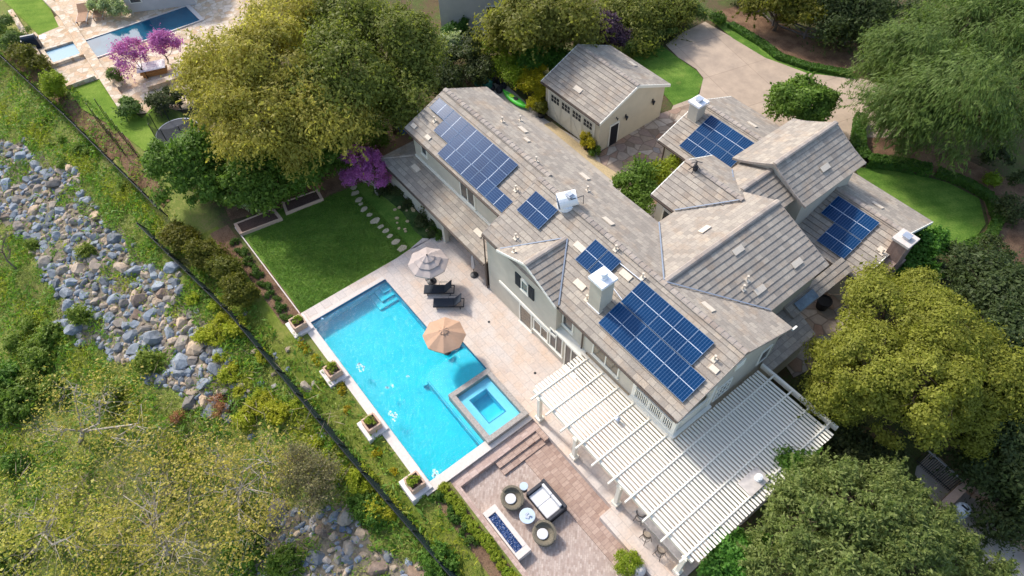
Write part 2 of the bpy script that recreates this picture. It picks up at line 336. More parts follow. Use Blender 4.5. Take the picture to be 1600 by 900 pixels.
# ------------------------------------------------------------------ mesh helpers
class B:
    def __init__(s): s.v = []; s.f = []; s.uv = []
    def face(s, pts, uv=None):
        i = len(s.v); s.v += [tuple(map(float, p)) for p in pts]; s.f.append(tuple(range(i, i + len(pts))))
        s.uv += list(uv) if uv is not None else [(p[0], p[1]) for p in pts]
        return s
    def mesh(s, vs, fs, uvf=None):
        i = len(s.v); vs = [tuple(map(float, p)) for p in vs]; s.v += vs
        for f in fs:
            s.f.append(tuple(i + k for k in f)); s.uv += [(vs[k][0], vs[k][1]) for k in f]
        return s
    def box(s, x0, y0, z0, x1, y1, z1):
        if x0 > x1: x0, x1 = x1, x0
        if y0 > y1: y0, y1 = y1, y0
        return s.mesh([(x0, y0, z0), (x1, y0, z0), (x1, y1, z0), (x0, y1, z0), (x0, y0, z1), (x1, y0, z1), (x1, y1, z1), (x0, y1, z1)],
                      [(3, 2, 1, 0), (4, 5, 6, 7), (0, 1, 5, 4), (1, 2, 6, 5), (2, 3, 7, 6), (3, 0, 4, 7)])
    def obox(s, c, sx, sy, sz, rz=0.0, tilt=0.0):
        """box centred at c, turned by rz about z after a tilt about y"""
        cr, sr, ct, st = math.cos(rz), math.sin(rz), math.cos(tilt), math.sin(tilt); vs = []
        for z in (-sz / 2, sz / 2):
            for x, y in ((-sx / 2, -sy / 2), (sx / 2, -sy / 2), (sx / 2, sy / 2), (-sx / 2, sy / 2)):
                X, Z = x * ct + z * st, -x * st + z * ct
                vs.append((c[0] + X * cr - y * sr, c[1] + X * sr + y * cr, c[2] + Z))
        return s.mesh(vs, [(3, 2, 1, 0), (4, 5, 6, 7), (0, 1, 5, 4), (1, 2, 6, 5), (2, 3, 7, 6), (3, 0, 4, 7)])
    def prism(s, poly, z0, z1, bottom=True):
        n = len(poly); vs = [(p[0], p[1], z0) for p in poly] + [(p[0], p[1], z1) for p in poly]
        fs = [tuple(range(n, 2 * n))] + [(i, (i + 1) % n, n + (i + 1) % n, n + i) for i in range(n)]
        if bottom: fs.append(tuple(reversed(range(n))))
        return s.mesh(vs, fs)
    def slab(s, pts, off):
        """solid between the polygon pts and the same polygon moved by off"""
        n = len(pts); off = np.array(off, float); vs = [np.array(p, float) for p in pts] + [np.array(p, float) + off for p in pts]
        return s.mesh(vs, [tuple(range(n)), tuple(reversed(range(n, 2 * n)))] + [(i, n + i, n + (i + 1) % n, (i + 1) % n) for i in range(n)])
    def tube(s, pts, rs, n=6, cap=True):
        pts = [np.array(p, float) for p in pts]
        if isinstance(rs, (int, float)): rs = [rs] * len(pts)
        rings = []; up = np.array([0, 0, 1.])
        for i, p in enumerate(pts):
            d = pts[min(i + 1, len(pts) - 1)] - pts[max(i - 1, 0)]; d = d / (np.linalg.norm(d) + 1e-9)
            a = np.cross(d, up if abs(d[2]) < .9 else np.array([1., 0, 0])); a /= np.linalg.norm(a); b = np.cross(d, a)
            rings.append([p + rs[i] * (a * math.cos(2 * math.pi * k / n) + b * math.sin(2 * math.pi * k / n)) for k in range(n)])
        vs = [q for r in rings for q in r]; fs = []
        for i in range(len(pts) - 1):
            for k in range(n): fs.append((i * n + k, i * n + (k + 1) % n, (i + 1) * n + (k + 1) % n, (i + 1) * n + k))
        if cap: fs += [tuple(reversed(range(n))), tuple(range((len(pts) - 1) * n, len(pts) * n))]
        return s.mesh(vs, fs)
    def lathe(s, prof, n=20, c=(0, 0, 0), cap=True, sx=1.0, sy=1.0):
        vs = [(c[0] + r * sx * math.cos(2 * math.pi * k / n), c[1] + r * sy * math.sin(2 * math.pi * k / n), c[2] + z) for r, z in prof for k in range(n)]
        fs = [(i * n + k, i * n + (k + 1) % n, (i + 1) * n + (k + 1) % n, (i + 1) * n + k) for i in range(len(prof) - 1) for k in range(n)]
        if cap: fs += [tuple(reversed(range(n))), tuple(range((len(prof) - 1) * n, len(prof) * n))]
        return s.mesh(vs, fs)
    def build(s, name, mat, parent=None, smooth=False, bevel=0):
        me = bpy.data.meshes.new(name)
        o = np.array(parent.matrix_basis.translation if parent is not None else (0, 0, 0)) if parent is not None else np.zeros(3)
        if parent is not None and parent.parent is not None: o = o + np.array(parent.parent.location)
        me.from_pydata([tuple(np.array(p) - o) for p in s.v], [], s.f)
        uvl = me.uv_layers.new(name='UVMap'); uvl.data.foreach_set('uv', [c for q in s.uv for c in q])
        me.materials.append(MAT[mat] if isinstance(mat, str) else mat)
        if smooth: me.polygons.foreach_set('use_smooth', [True] * len(me.polygons))
        ob = bpy.data.objects.new(name, me); COL.objects.link(ob)
        if parent is not None: ob.parent = parent
        if bevel:
            b = ob.modifiers.new('b', 'BEVEL'); b.width = bevel; b.segments = 2; b.limit_method = 'ANGLE'
        return ob
def tag(o, label, cat, group=None, kind=None):
    o['label'] = label; o['category'] = cat
    if group: o['group'] = group
    if kind: o['kind'] = kind
    return o
def thing(name, label, cat, loc=(0, 0, 0), group=None):
    o = bpy.data.objects.new(name, None); COL.objects.link(o); o.location = tuple(map(float, loc)); o.empty_display_size = .2
    return tag(o, label, cat, group)
def struct(o):
    o['kind'] = 'structure'; return o
def copy_tree(o, parent=None):
    c = o.copy(); COL.objects.link(c)
    if parent is not None: c.parent = parent
    for ch in list(o.children): copy_tree(ch, c)
    return c
def place(proto, used, loc, rz=0.0, sc=1.0, label=None, group=None, flag={}):
    """the first placing moves the prototype itself, later ones copy it with its parts"""
    o = proto if not used else copy_tree(proto)
    o.location = tuple(map(float, loc)); o.rotation_euler = (0, 0, rz)
    o.scale = sc if isinstance(sc, tuple) else (sc, sc, sc)
    if label: o['label'] = label
    if group: o['group'] = group
    return o

# ------------------------------------------------------------------ the ground
HOLES = [(-.02, 14.97, -6.19, .02), (7.38, 15.32, -2.1, 1.27), (15.3, 28.2, -5.2, 1.3)]
xs = sorted(set(np.round(np.concatenate([np.arange(-150, -62, 8), np.arange(-62, 46, 1.0), np.arange(46, 150, 8), [h[0] for h in HOLES], [h[1] for h in HOLES]]), 3)))
ys = sorted(set(np.round(np.concatenate([np.arange(-150, -36, 8), np.arange(-36, 12, .7), np.arange(12, 76, 1.5), np.arange(76, 180, 8), [h[2] for h in HOLES], [h[3] for h in HOLES]]), 3)))
gx, gy = np.meshgrid(xs, ys, indexing='ij'); gz = ground(gx, gy)
nx, ny = gx.shape; vs = np.stack([gx, gy, gz], -1).reshape(-1, 3); fs = []
for i in range(nx - 1):
    for j in range(ny - 1):
        cx, cy = (xs[i] + xs[i + 1]) / 2, (ys[j] + ys[j + 1]) / 2
        if any(a < cx < b and c < cy < d for a, b, c, d in HOLES): continue
        fs.append((i * ny + j, (i + 1) * ny + j, (i + 1) * ny + j + 1, i * ny + j + 1))
b = B(); b.v = [tuple(p) for p in vs]; b.f = fs; b.uv = [(0, 0)] * (4 * len(fs))
struct(b.build('ground', 'terrain', smooth=True))

def sheet(name, pts, z, mat, thick=.0, res=None):
    """a flat area of the setting; pts are (x, y)"""
    b = B()
    if thick: b.prism(pts, z - thick, z)
    else: b.face([(p[0], p[1], z) for p in pts])
    return struct(b.build(name, mat))
def pxs(pts, z=0.0): return [tuple(at(u, v, z)[:2]) for u, v in pts]
def ccw(pts):
    a = sum(p[0] * q[1] - q[0] * p[1] for p, q in zip(pts, pts[1:] + pts[:1])); return pts if a > 0 else pts[::-1]
def draped(name, pts, mat, dz=.05, step=.6):
    """an area that follows the slope of the ground"""
    from mathutils.geometry import tessellate_polygon
    pts = [np.array(p) for p in pts]; x0, y0 = np.min(pts, 0); x1, y1 = np.max(pts, 0)
    def inside(x, y):
        c = False; n = len(pts)
        for i in range(n):
            a, q = pts[i], pts[i - 1]
            if (a[1] > y) != (q[1] > y) and x < (q[0] - a[0]) * (y - a[1]) / (q[1] - a[1]) + a[0]: c = not c
        return c
    b = B(); X = np.arange(x0, x1 + step, step); Y = np.arange(y0, y1 + step, step)
    for i in range(len(X) - 1):
        for j in range(len(Y) - 1):
            if inside(X[i] + step / 2, Y[j] + step / 2):
                q = [(X[i], Y[j]), (X[i + 1], Y[j]), (X[i + 1], Y[j + 1]), (X[i], Y[j + 1])]
                b.face([(x, y, float(ground(x, y)) + dz) for x, y in q])
    return struct(b.build(name, mat))

# back lawn, pool deck, brick patio
sheet('back_lawn', [(-11.9, -6.35), (-1.17, -6.35), (-1.17, 1.7), (-1.3, 3.0), (-1.62, 4.4), (-.45, 5.6), (-8.4, 5.7), (-9.4, 9.5), (-10.6, 4.2), (-11.2, .3)], -.02, 'lawn_grass')
sheet('flower_bed', [(-8.3, 5.7), (-.5, 5.58), (-1.2, 4.5), (-2.6, 4.35), (-5, 4.7), (-8.2, 4.4)], -.012, 'ground_cover')
b = B()
for x0, x1, y0, y1 in ((-1.17, 0, -6.75, 5.72), (0, 7.4, 0, 5.72), (7.4, 15.3, 1.25, 5.72), (0, 15.6, -6.75, -6.17), (14.95, 15.6, -6.17, -2.0), (15.3, 15.6, -2, 1.3),
                       (15.3, 28.3, 1.3, 14.2), (-.4, 5.7, 5.72, 7.6), (22.9, 28.3, .35, 1.3)):
    b.box(x0, y0, -1.9 if x0 > 14 else -.3, x1, y1, 0)
b.prism(ccw([(-1.17, 1.7), (-1.17, 5.72), (-.45, 5.6), (-1.62, 4.4), (-1.3, 3.0)]), -.3, -.003)
struct(b.build('pool_deck', 'travertine'))
b = B()
b.box(14.95, -6.78, -.02, 15.62, -2.0, .03); b.box(15.31, -2.0, -.02, 15.62, 1.3, .03); b.box(-.02, -6.78, -.02, 14.95, -6.17, .028)
b.box(-.35, -6.17, -.02, 0, 0, .014)
struct(b.build('pool_coping', 'stone_cap', bevel=.012))
FL = -.54
b = B(); b.face([(15.6, -5.3, FL), (28.4, -5.3, FL), (28.4, 1.3, FL), (15.6, 1.3, FL)]); struct(b.build('brick_patio', 'brick_paver'))
b = B()
b.box(17.3, -.75, FL - .1, 22.9, 1.3, FL + .07); b.box(22.9, -.75, FL - .1, 28.3, .35, FL + .07)
b.box(16.3, -2.3, FL - .1, 16.82, 1.3, -.29); b.box(16.82, -2.3, FL - .1, 17.3, 1.3, -.41); b.box(16.3, .95, FL - .1, 17.2, 1.3, -.17)
struct(b.build('patio_steps', 'brick_course'))
b = B(); b.box(15.62, -5.3, -1.6, 16.3, 1.3, -.17)
tag(b.build('retaining_wall', 'brick_cap'), 'low brick retaining wall just below the white pool coping', 'wall')
b = B(); b.box(16.3, -5.3, -1.6, 29.0, -4.86, -.17)
tag(b.build('garden_wall', 'brick_cap'), 'low brick wall between the sunken patio and the row of small round bushes', 'wall')

# pool basin and water (transparent tinted water in a pale blue basin)
P0, P1, Q0, Q1 = 0.0, 14.95, -6.17, 0.0
b = B(); D = -1.0
b.face([(P0, Q0, D), (P1, Q0, D), (P1, Q1, D), (P0, Q1, D)])
def wallq(b, x0, y0, x1, y1, z0, z1=0): b.face([(x0, y0, z0), (x1, y1, z0), (x1, y1, z1), (x0, y0, z1)])
wallq(b, P0, Q0, P1, Q0, D); wallq(b, P1, Q0, P1, -2.0, D); wallq(b, P0, Q0, P0, Q1, D); wallq(b, P0, Q1, 7.4, Q1, D)
wallq(b, 7.4, 0, 7.4, 1.25, D); wallq(b, 7.4, 1.25, 11, 1.25, D); b.face([(7.4, 0, D), (8.45, 0, D), (8.45, 1.25, D), (7.4, 1.25, D)])
SH = -.38
b.prism([(8.45, -1.9), (8.95, -2.35), (14.94, -2.35), (14.94, -1.98), (10.99, -1.98), (10.99, 1.24), (8.45, 1.24)], D, SH)
b.prism([(8.15, -.9), (8.15, 1.24), (8.45, 1.24), (8.45, -1.9), (8.95, -2.35), (8.9, -2.65), (8.6, -2.6)][::-1], D, SH - .3)
for k in range(3): b.box(.01, -.01, D, 1.55 - .45 * k, -1.55 + .45 * k, -.85 + .17 * k)
struct(b.build('pool_basin', 'pool_plaster'))
b = B()
for x0, y0, x1, y1 in ((P0, Q0 + .012, P1, Q0 + .012), (P0 + .012, Q0, P0 + .012, Q1), (P0, -.012, 7.4, -.012), (P1 - .012, Q0, P1 - .012, -2.0), (7.4, 1.238, 11, 1.238)): wallq(b, x0, y0, x1, y1, -.2, -.02)
for y in (-2.352, -2.25): b.box(8.95, y, SH - .01, 14.94, y + .03, SH + .006)
struct(b.build('pool_tile_band', 'tile_line'))
b = B(); b.prism(ccw([(P0 + .004, Q0 + .004), (P1 - .004, Q0 + .004), (P1 - .004, -1.995), (10.97, -1.995), (10.97, 1.246), (7.404, 1.246), (7.404, -.004), (P0 + .004, -.004)]), D - .03, -.1)
struct(b.build('pool_water', 'pool_water'))
b = B(); fr_ = random.Random(3)  # white flecks standing for sun glints as well as foam at the jets
for u, v, r in ((563, 573, .34), (615, 650, .34), (499, 493, .3), (681, 742, .3), (637, 588, .12), (605, 606, .1), (612, 603, .1)):
    p = at(u, v, -.09)
    for k in range(26 if r > .2 else 5):
        a, d = fr_.uniform(0, 6.28), r * fr_.random() ** .7; q = (p[0] + d * 1.5 * math.cos(a), p[1] + d * .7 * math.sin(a)); s = fr_.uniform(.03, .09)
        b.prism([(q[0] + s * fr_.uniform(.6, 1.2) * math.cos(x), q[1] + s * fr_.uniform(.6, 1.2) * math.sin(x)) for x in np.arange(0, 6.2, 1.05)], -.1, -.085)
o = b.build('foam_glints', 'white_foam_glint'); o['kind'] = 'stuff'
# drain lids on the deck
for (u, v), w in (((836, 583), 'pergola'), ((764, 503), 'tan parasol')):
    p = at(u, v); b = B(); b.lathe([(.09, 0), (.09, .012), (.05, .014)], 12, (p[0], p[1], .001)); tag(b.build('deck_drain', 'dark_metal'), 'small round dark drain lid in the paving nearest the ' + w, 'drain')

# spa
t = thing('raised_spa', 'square raised spa with grey stone rim at the pool corner', 'spa', (13.1, -.4, 0))
b = B(); Z = .32
b.box(10.98, -2.0, -1.75, 11.34, 1.25, Z); b.box(14.93, -2.0, -.5, 15.3, 1.25, Z); b.box(11.34, -2.0, -1.75, 14.93, -1.63, Z - .003); b.box(11.34, .91, -1.75, 14.93, 1.25, Z - .003)
b.build('stone_rim', 'spa_stone', t, bevel=.02)
b = B(); b.box(11.34, -1.63, -1.7, 14.93, .91, -.75)
b.box(11.35, .3, -1, 14.92, .9, -.06); b.box(11.35, -1.62, -1, 12.0, .3, -.06); b.box(12, -1.62, -1, 14.92, -1.05, -.06); b.box(14.1, -1.05, -1, 14.92, .3, -.06); b.box(13.75, -1.05, -1, 14.1, .3, -.4)
b.build('bench', 'spa_plaster', t)
b = B()
for x0, y0, x1, y1 in ((12, -1.05, 14.1, -1.05), (12, .3, 14.1, .3), (12, -1.05, 12, .3), (14.1, -1.05, 14.1, .3)):
    b.box(x0 - .02, y0 - .02, -.07, x1 + .02, y1 + .02, -.05)
b.build('tile_line', 'tile_line', t)
b = B(); b.box(11.345, -1.625, -.76, 14.925, .905, .2); b.build('water', 'spa_water', t)

# driveway, courtyard, garden sheets on the garage side
sheet('driveway', ccw(pxs([(1040, 70), (1068, 50), (1102, 34), (1150, 62), (1200, 90), (1260, 113), (1340, 122), (1420, 140), (1420, 215), (1330, 215), (1300, 250), (1200, 240), (1085, 165), (1040, 190), (1052, 165), (1092, 150), (1099, 122), (1088, 108), (1060, 90)])), .012, 'driveway_concrete')
sheet('courtyard_paving', ccw(pxs([(938, 238), (1030, 178), (1085, 160), (1110, 200), (1080, 300), (1030, 330), (960, 268), (930, 250)])), .020, 'flagstone')
sheet('side_path', ccw(pxs([(764, 132), (786, 128), (850, 185), (940, 240), (1010, 298), (1030, 340), (960, 330), (850, 240), (775, 170)])), .008, 'concrete')
sheet('side_path_sand', ccw(pxs([(862, 190), (930, 244), (1000, 300), (985, 306), (905, 240), (850, 195)])), .014, 'straw_drop')
sheet('garage_lawn', ccw(pxs([(978, 80), (1030, 68), (1062, 92), (1088, 110), (1099, 124), (1090, 150), (1055, 168), (1040, 150), (985, 100)])), .008, 'lawn_grass')
sheet('front_lawn', ccw(pxs([(1335, 262), (1390, 262), (1480, 285), (1530, 310), (1540, 350), (1520, 378), (1480, 395), (1440, 370), (1350, 290)])), .008, 'lawn_grass')
sheet('driveway_verge', ccw(pxs([(1108, 30), (1135, 34), (1190, 66), (1205, 84), (1260, 103), (1340, 118), (1340, 124), (1260, 114), (1195, 90), (1145, 60)])), .018, 'lawn_grass')
sheet('front_bed', ccw(pxs([(1340, 196), (1400, 200), (1600, 290), (1600, 420), (1500, 440), (1440, 420), (1480, 398), (1525, 380), (1545, 350), (1535, 305), (1480, 280), (1345, 256)])), .004, 'mulch')
sheet('bank_bed', ccw(pxs([(1110, 20), (1150, 10), (1240, 45), (1300, 62), (1350, 66), (1350, 116), (1262, 101), (1208, 82), (1192, 64), (1137, 32)])), .004, 'mulch')
sheet('rear_court', ccw(pxs([(1180, 500), (1300, 420), (1360, 470), (1300, 560), (1240, 590)])), .006, 'flagstone')
# low walk at the south-east corner
g0 = -1.15
sheet('lower_walk', ccw([tuple(at(u, v, g0)[:2]) for u, v in ((1440, 690), (1508, 752), (1545, 785), (1580, 830), (1600, 856), (1640, 930), (1560, 910), (1520, 850), (1470, 800), (1430, 740))]), g0, 'concrete', .2)
# neighbour's terrace
sheet('neighbour_terrace', ccw(pxs([(40, 60), (95, 20), (80, -10), (120, -20), (330, -30), (420, -20), (420, 60), (330, 80), (300, 170), (215, 178), (190, 160), (158, 122), (110, 138), (60, 80)])), .006, 'neighbour_stone')
sheet('neighbour_lawn', ccw(pxs([(5, 0), (70, -5), (92, 42), (60, 55), (24, 18)])), .012, 'lawn_bright')
sheet('neighbour_lower_lawn', ccw(pxs([(106, 140), (156, 124), (192, 164), (222, 185), (242, 162), (262, 168), (310, 185), (310, 225), (270, 222), (250, 230), (225, 236), (180, 200), (128, 170)])), .010, 'lawn_bright')
draped('neighbour_bed', [tuple(att(u, v)[:2]) for u, v in ((0, 84), (30, 60), (110, 150), (225, 240), (275, 320), (255, 325), (120, 195))], 'mulch', .05, .8)
sheet('neighbour_path', ccw(pxs([(700, 70), (720, 55), (770, 38), (800, 20), (812, 28), (775, 48), (735, 62), (715, 75)])), .008, 'concrete')
draped('lawn_side_bed', [(-12.6, -6.6), (-1.2, -6.5), (-1.0, -7.6), (-12.6, -8.3)], 'mulch', .05, .5)
draped('outer_lawn', [(-13, -7.6), (-1.2, -7.5), (15.9, -6.7), (29, -6.2), (29, -7.4), (20, -8.0), (11, -8.75), (-.3, -9.6), (-13, -10.5)], 'rough_lawn', .035, .5)
draped('patio_side_bed', [(15.8, -6.6), (15.8, -5.4), (29, -5.4), (29, -6.3)], 'mulch', .06, .4)
sheet('hedge_bed', ccw([(-12.9, -6.4), (-10.3, .7), (-9.4, 9.3), (-14, 12), (-18, 4), (-16, -6)]), .003, 'mulch')
# ------------------------------------------------------------------ roofs, walls, windows
def clip(poly, axis, val, keep_ge):
    out = []
    for i in range(len(poly)):
        a, c = poly[i], poly[(i + 1) % len(poly)]
        ia = (a[axis] >= val) if keep_ge else (a[axis] <= val); ic = (c[axis] >= val) if keep_ge else (c[axis] <= val)
        if ia: out.append(a)
        if ia != ic:
            t = (val - a[axis]) / (c[axis] - a[axis]); out.append((a[0] + t * (c[0] - a[0]), a[1] + t * (c[1] - a[1])))
    return out
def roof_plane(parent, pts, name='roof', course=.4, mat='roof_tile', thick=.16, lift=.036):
    """pts: 3-D polygon of one roof slope, first edge along the eave; laid in stepped courses of tiles"""
    P = [np.array(p, float) for p in pts]; o = P[0]; e = P[1] - P[0]; e /= np.linalg.norm(e)
    nrm = np.cross(e, P[2] - P[0]); nrm /= np.linalg.norm(nrm)
    if nrm[2] < 0: nrm = -nrm
    w = np.cross(nrm, e)
    if w[2] < 0: w = -w
    uv = [(float(np.dot(p - o, e)), float(np.dot(p - o, w))) for p in P]
    vmax = max(q[1] for q in uv); b = B(); k = 0
    sh = random.random() * 5
    while k * course < vmax - 1e-4:
        v0, v1 = k * course, min((k + 1) * course, vmax + 1e-3)
        q = clip(clip(uv, 1, v0, True), 1, v1, False)
        if len(q) >= 3:
            f = lambda c: lift * (1 - (c[1] - v0) / course)
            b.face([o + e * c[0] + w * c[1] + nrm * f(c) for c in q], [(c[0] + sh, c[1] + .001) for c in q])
            low = [c for c in q if abs(c[1] - v0) < 1e-6]
            if len(low) == 2:
                a, c = low
                b.face([o + e * a[0] + w * a[1] + nrm * lift, o + e * c[0] + w * c[1] + nrm * lift, o + e * c[0] + w * c[1], o + e * a[0] + w * a[1]], [(0, 0)] * 4)
        k += 1
    bot = [p - nrm * thick for p in P]
    b.face(bot, [(0, .05)] * len(bot))
    for i in range(len(P)):
        j = (i + 1) % len(P); b.face([P[i], P[j], bot[j], bot[i]], [(uv[i][0], .1), (uv[j][0], .1), (uv[j][0], .3), (uv[i][0], .3)])
    r = b.build(name, mat, parent); r['_plane'] = [*o, *nrm]
    return r
def ridge_caps(parent, p, q, w=.2, step=.42):
    p, q = np.array(p, float), np.array(q, float); d = q - p; ln = np.linalg.norm(d); d /= ln
    side = np.cross(d, [0, 0, 1.]); side /= np.linalg.norm(side); up = np.cross(side, d); b = B(); n = max(1, int(ln / step))
    for k in range(n):
        a, c = p + d * (ln * k / n - .02), p + d * (ln * (k + 1) / n + .03)
        vs = []
        for pt, h in ((a, .055), (c, .085)):
            for s, z in ((-w, -.045), (-w * .5, .03), (w * .5, .03), (w, -.045)): vs.append(pt + side * s + up * (z + h))
        i = len(b.v); b.v += [tuple(x) for x in vs]; u = random.random() * 9
        for f in ((0, 1, 5, 4), (1, 2, 6, 5), (2, 3, 7, 6), (0, 3, 2, 1), (4, 5, 6, 7)):
            b.f.append(tuple(i + x for x in f)); b.uv += [(u, .1)] * 4
    return b.build('ridge_caps', 'ridge_tile', parent)
def rake_trim(parent, pts, off, name='rake_trim', mat='trim', h=.2):
    b = B(); off = np.array(off, float)
    for a, c in zip(pts[:-1], pts[1:]):
        a, c = np.array(a, float), np.array(c, float)
        b.slab([a + [0, 0, .03], c + [0, 0, .03], c - [0, 0, h], a - [0, 0, h]], off)
    return b.build(name, mat, parent)
def flash(parent, p, q, w=.045):
    p, q = np.array(p, float), np.array(q, float); d = q - p; d /= np.linalg.norm(d); s = np.cross(d, [0, 0, 1.]); s /= np.linalg.norm(s); b = B()
    b.slab([p + s * w + [0, 0, .07], q + s * w + [0, 0, .07], q - s * w + [0, 0, .07], p - s * w + [0, 0, .07]], (0, 0, .02)); return b.build('valley_flashing', 'flashing', parent)
def gutter(parent, p, q, out):
    b = B(); p, q, out = np.array(p, float), np.array(q, float), np.array(out, float)
    b.slab([p, q, q + out * .1, p + out * .1], (0, 0, -.1)); return b.build('gutter', 'gutter', parent)
def window_y(parent, x0, x1, z0, z1, y, cols=1, rows=1, g='window_glass', name='window', d=.07):
    """a window in a wall that faces -y"""
    b = B(); fr = .09
    b.box(x0, y - d, z0, x0 + fr, y + .02, z1); b.box(x1 - fr, y - d, z0, x1, y + .02, z1); b.box(x0 + fr, y - d, z1 - fr, x1 - fr, y + .02, z1); b.box(x0 + fr, y - d, z0, x1 - fr, y + .02, z0 + fr)
    for k in range(1, cols): x = x0 + (x1 - x0) * k / cols; b.box(x - .04, y - d + .006, z0 + fr, x + .04, y + .02, z1 - fr)
    for k in range(1, rows): z = z0 + (z1 - z0) * k / rows; b.box(x0 + fr, y - d + .02, z - .025, x1 - fr, y + .02, z + .025)
    b.box(x0 - .06, y - d - .05, z0 - .08, x1 + .06, y + .02, z0)
    f = b.build(name, 'trim', parent)
    b = B(); b.box(x0 + fr, y - .022, z0 + fr, x1 - fr, y + .01, z1 - fr); b.build('pane', g, f)
    return f
def window_x(parent, y0, y1, z0, z1, x, cols=1, rows=1, g='window_glass', name='window', d=.07):
    """a window in a wall that faces +x"""
    b = B(); fr = .09
    b.box(x - .02, y0, z0, x + d, y0 + fr, z1); b.box(x - .02, y1 - fr, z0, x + d, y1, z1); b.box(x - .02, y0 + fr, z1 - fr, x + d, y1 - fr, z1); b.box(x - .02, y0 + fr, z0, x + d, y1 - fr, z0 + fr)
    for k in range(1, cols): y = y0 + (y1 - y0) * k / cols; b.box(x - .02, y - .03, z0 + fr, x + d - .006, y + .03, z1 - fr)
    for k in range(1, rows): z = z0 + (z1 - z0) * k / rows; b.box(x - .02, y0 + fr, z - .025, x + d - .02, y1 - fr, z + .025)
    f = b.build(name, 'trim', parent)
    b = B(); b.box(x - .01, y0 + fr, z0 + fr, x + .022, y1 - fr, z1 - fr); b.build('pane', g, f)
    return f

H = thing('main_house', 'large beige two storey house with grey tiled gables along the pool terrace', 'house', (8, 10, 0))
SL = .4286
EA = 14.95; RY, RZ = 10.13, 8.07           # main ridge
LX, MX, RX = -6.82, 5.45, 22.95            # left wing end, step between the wings, right end
WZ = 6.0; LE = 7.15; LRY = (LE + EA) / 2; LRZ = WZ + (EA - LRY) * SL
zr = lambda y: WZ + (EA - y) * SL
# walls (closed blocks with gabled tops)
def gable_block_x(name, x0, x1, y0, y1, zw, yr, zt, z0=-.2, mat='stucco'):
    b = B(); prof = [(y0, z0), (y1, z0), (y1, zw), (yr, zt), (y0, zw)]
    vs = [(x0, y, z) for y, z in prof] + [(x1, y, z) for y, z in prof]; n = 5
    return b.mesh(vs, [tuple(reversed(range(n))), tuple(range(n, 2 * n))] + [(i, (i + 1) % n, n + (i + 1) % n, n + i) for i in range(n)]).build(name, mat, H)
def gable_block_y(name, x0, x1, y0, y1, zw, xr, zt, z0=-.2, mat='stucco'):
    b = B(); prof = [(x0, z0), (x1, z0), (x1, zw), (xr, zt), (x0, zw)]
    vs = [(x, y0, z) for x, z in prof] + [(x, y1, z) for x, z in prof]; n = 5
    return b.mesh(vs, [tuple(range(n)), tuple(reversed(range(n, 2 * n)))] + [(i, n + i, n + (i + 1) % n, (i + 1) % n) for i in range(n)]).build(name, mat, H)
dz = .22
gable_block_x('wall', LX + .35, MX + .3, LE + .4, EA - .4, zr(EA - .4) - dz, LRY, LRZ - dz)
gable_block_x('wall', MX + .3, 19.25, 5.9, EA - .4, zr(EA - .4) - dz, RY, RZ - dz)
# right end with the corner balcony cut out: ground floor, upper room, gable
b = B(); b.box(19.25, 5.9, -.2, 22.65, EA - .4, 3.15); b.box(19.25, 7.6, 3.15, 22.3, 8.95, 6.3)
prof = [(8.95, 3.15), (EA - .4, 3.15), (EA - .4, zr(EA - .4) - dz), (RY, RZ - dz), (8.95, RZ - dz - (RY - 8.95) * SL)]
vs = [(19.25, y, z) for y, z in prof] + [(22.65, y, z) for y, z in prof]
b.mesh(vs, [tuple(reversed(range(5))), tuple(range(5, 10))] + [(i, (i + 1) % 5, 5 + (i + 1) % 5, 5 + i) for i in range(5)])
zz = lambda y: RZ - dz - (RY - y) * SL
b.slab([(22.65, 5.9, zz(5.9)), (22.65, 8.95, zz(8.95)), (22.65, 8.95, 5.25), (22.65, 5.9, 5.25)], (-.2, 0, 0))
b.box(19.25, 5.9, 5.35, 22.45, 6.1, 6.0)
b.build('wall', 'stucco', H)
for x, y in ((19.4, 6.0), (22.55, 6.0), (22.55, 8.85)): b = B(); b.box(x - .13, y - .13, 3.1, x + .13, y + .13, 5.4); b.build('balcony_post', 'trim', H)
b = B(); b.box(19.25, 5.72, 2.6, 22.85, 5.9, 3.15); b.box(22.65, 5.9, 2.6, 22.85, 9.0, 3.15); b.box(19.3, 5.86, 3.15, 22.7, 5.96, 3.3); b.build('balcony_skirt', 'trim', H)
b = B(); b.box(19.5, 5.92, 4.12, 22.5, 6.02, 4.2); b.box(22.54, 6.1, 4.12, 22.64, 8.75, 4.2)
x = 19.56
while x < 22.45:
    if not (20.5 < x < 20.62 or 21.52 < x < 21.66): b.box(x, 5.94, 3.2, x + .055, 5.995, 4.12)
    else: b.box(x - .02, 5.93, 3.2, x + .12, 6.01, 4.12)
    x += .135
y = 6.2
while y < 8.7: b.box(22.57, y, 3.15, 22.62, y + .05, 4.12); y += .135
b.build('balcony_railing', 'trim', H)
# gabled bay facing the pool, with a ground floor bay beside it
b = B(); gx0, gx1, gxr = 7.2, 13.1, 10.15; gz = lambda x: 7.35 - abs(x - gxr) * .4426
vs = [(x, 5.45, z) for x, z in ((MX + .2, -.2), (12.85, -.2), (12.85, gz(12.85) - .15), (gxr, gz(gxr) - .15), (7.5, gz(7.5) - .15), (7.4, 5.82), (MX + .2, 5.82))]
vs2 = [(v[0], 6.2, v[2]) for v in vs]; n = 7
b.mesh(vs + vs2, [tuple(range(n)), tuple(reversed(range(n, 2 * n)))] + [(i, n + i, n + (i + 1) % n, (i + 1) % n) for i in range(n)])
b.box(12.85, 5.45, -.2, 15.2, 5.95, 2.9)
b.build('wall', 'stucco', H)
b = B(); b.box(6.95, 5.36, 2.18, 12.93, 5.45, 2.4); b.box(12.85, 5.34, 2.86, 15.3, 5.95, 2.98); b.build('band_course', 'trim', H)
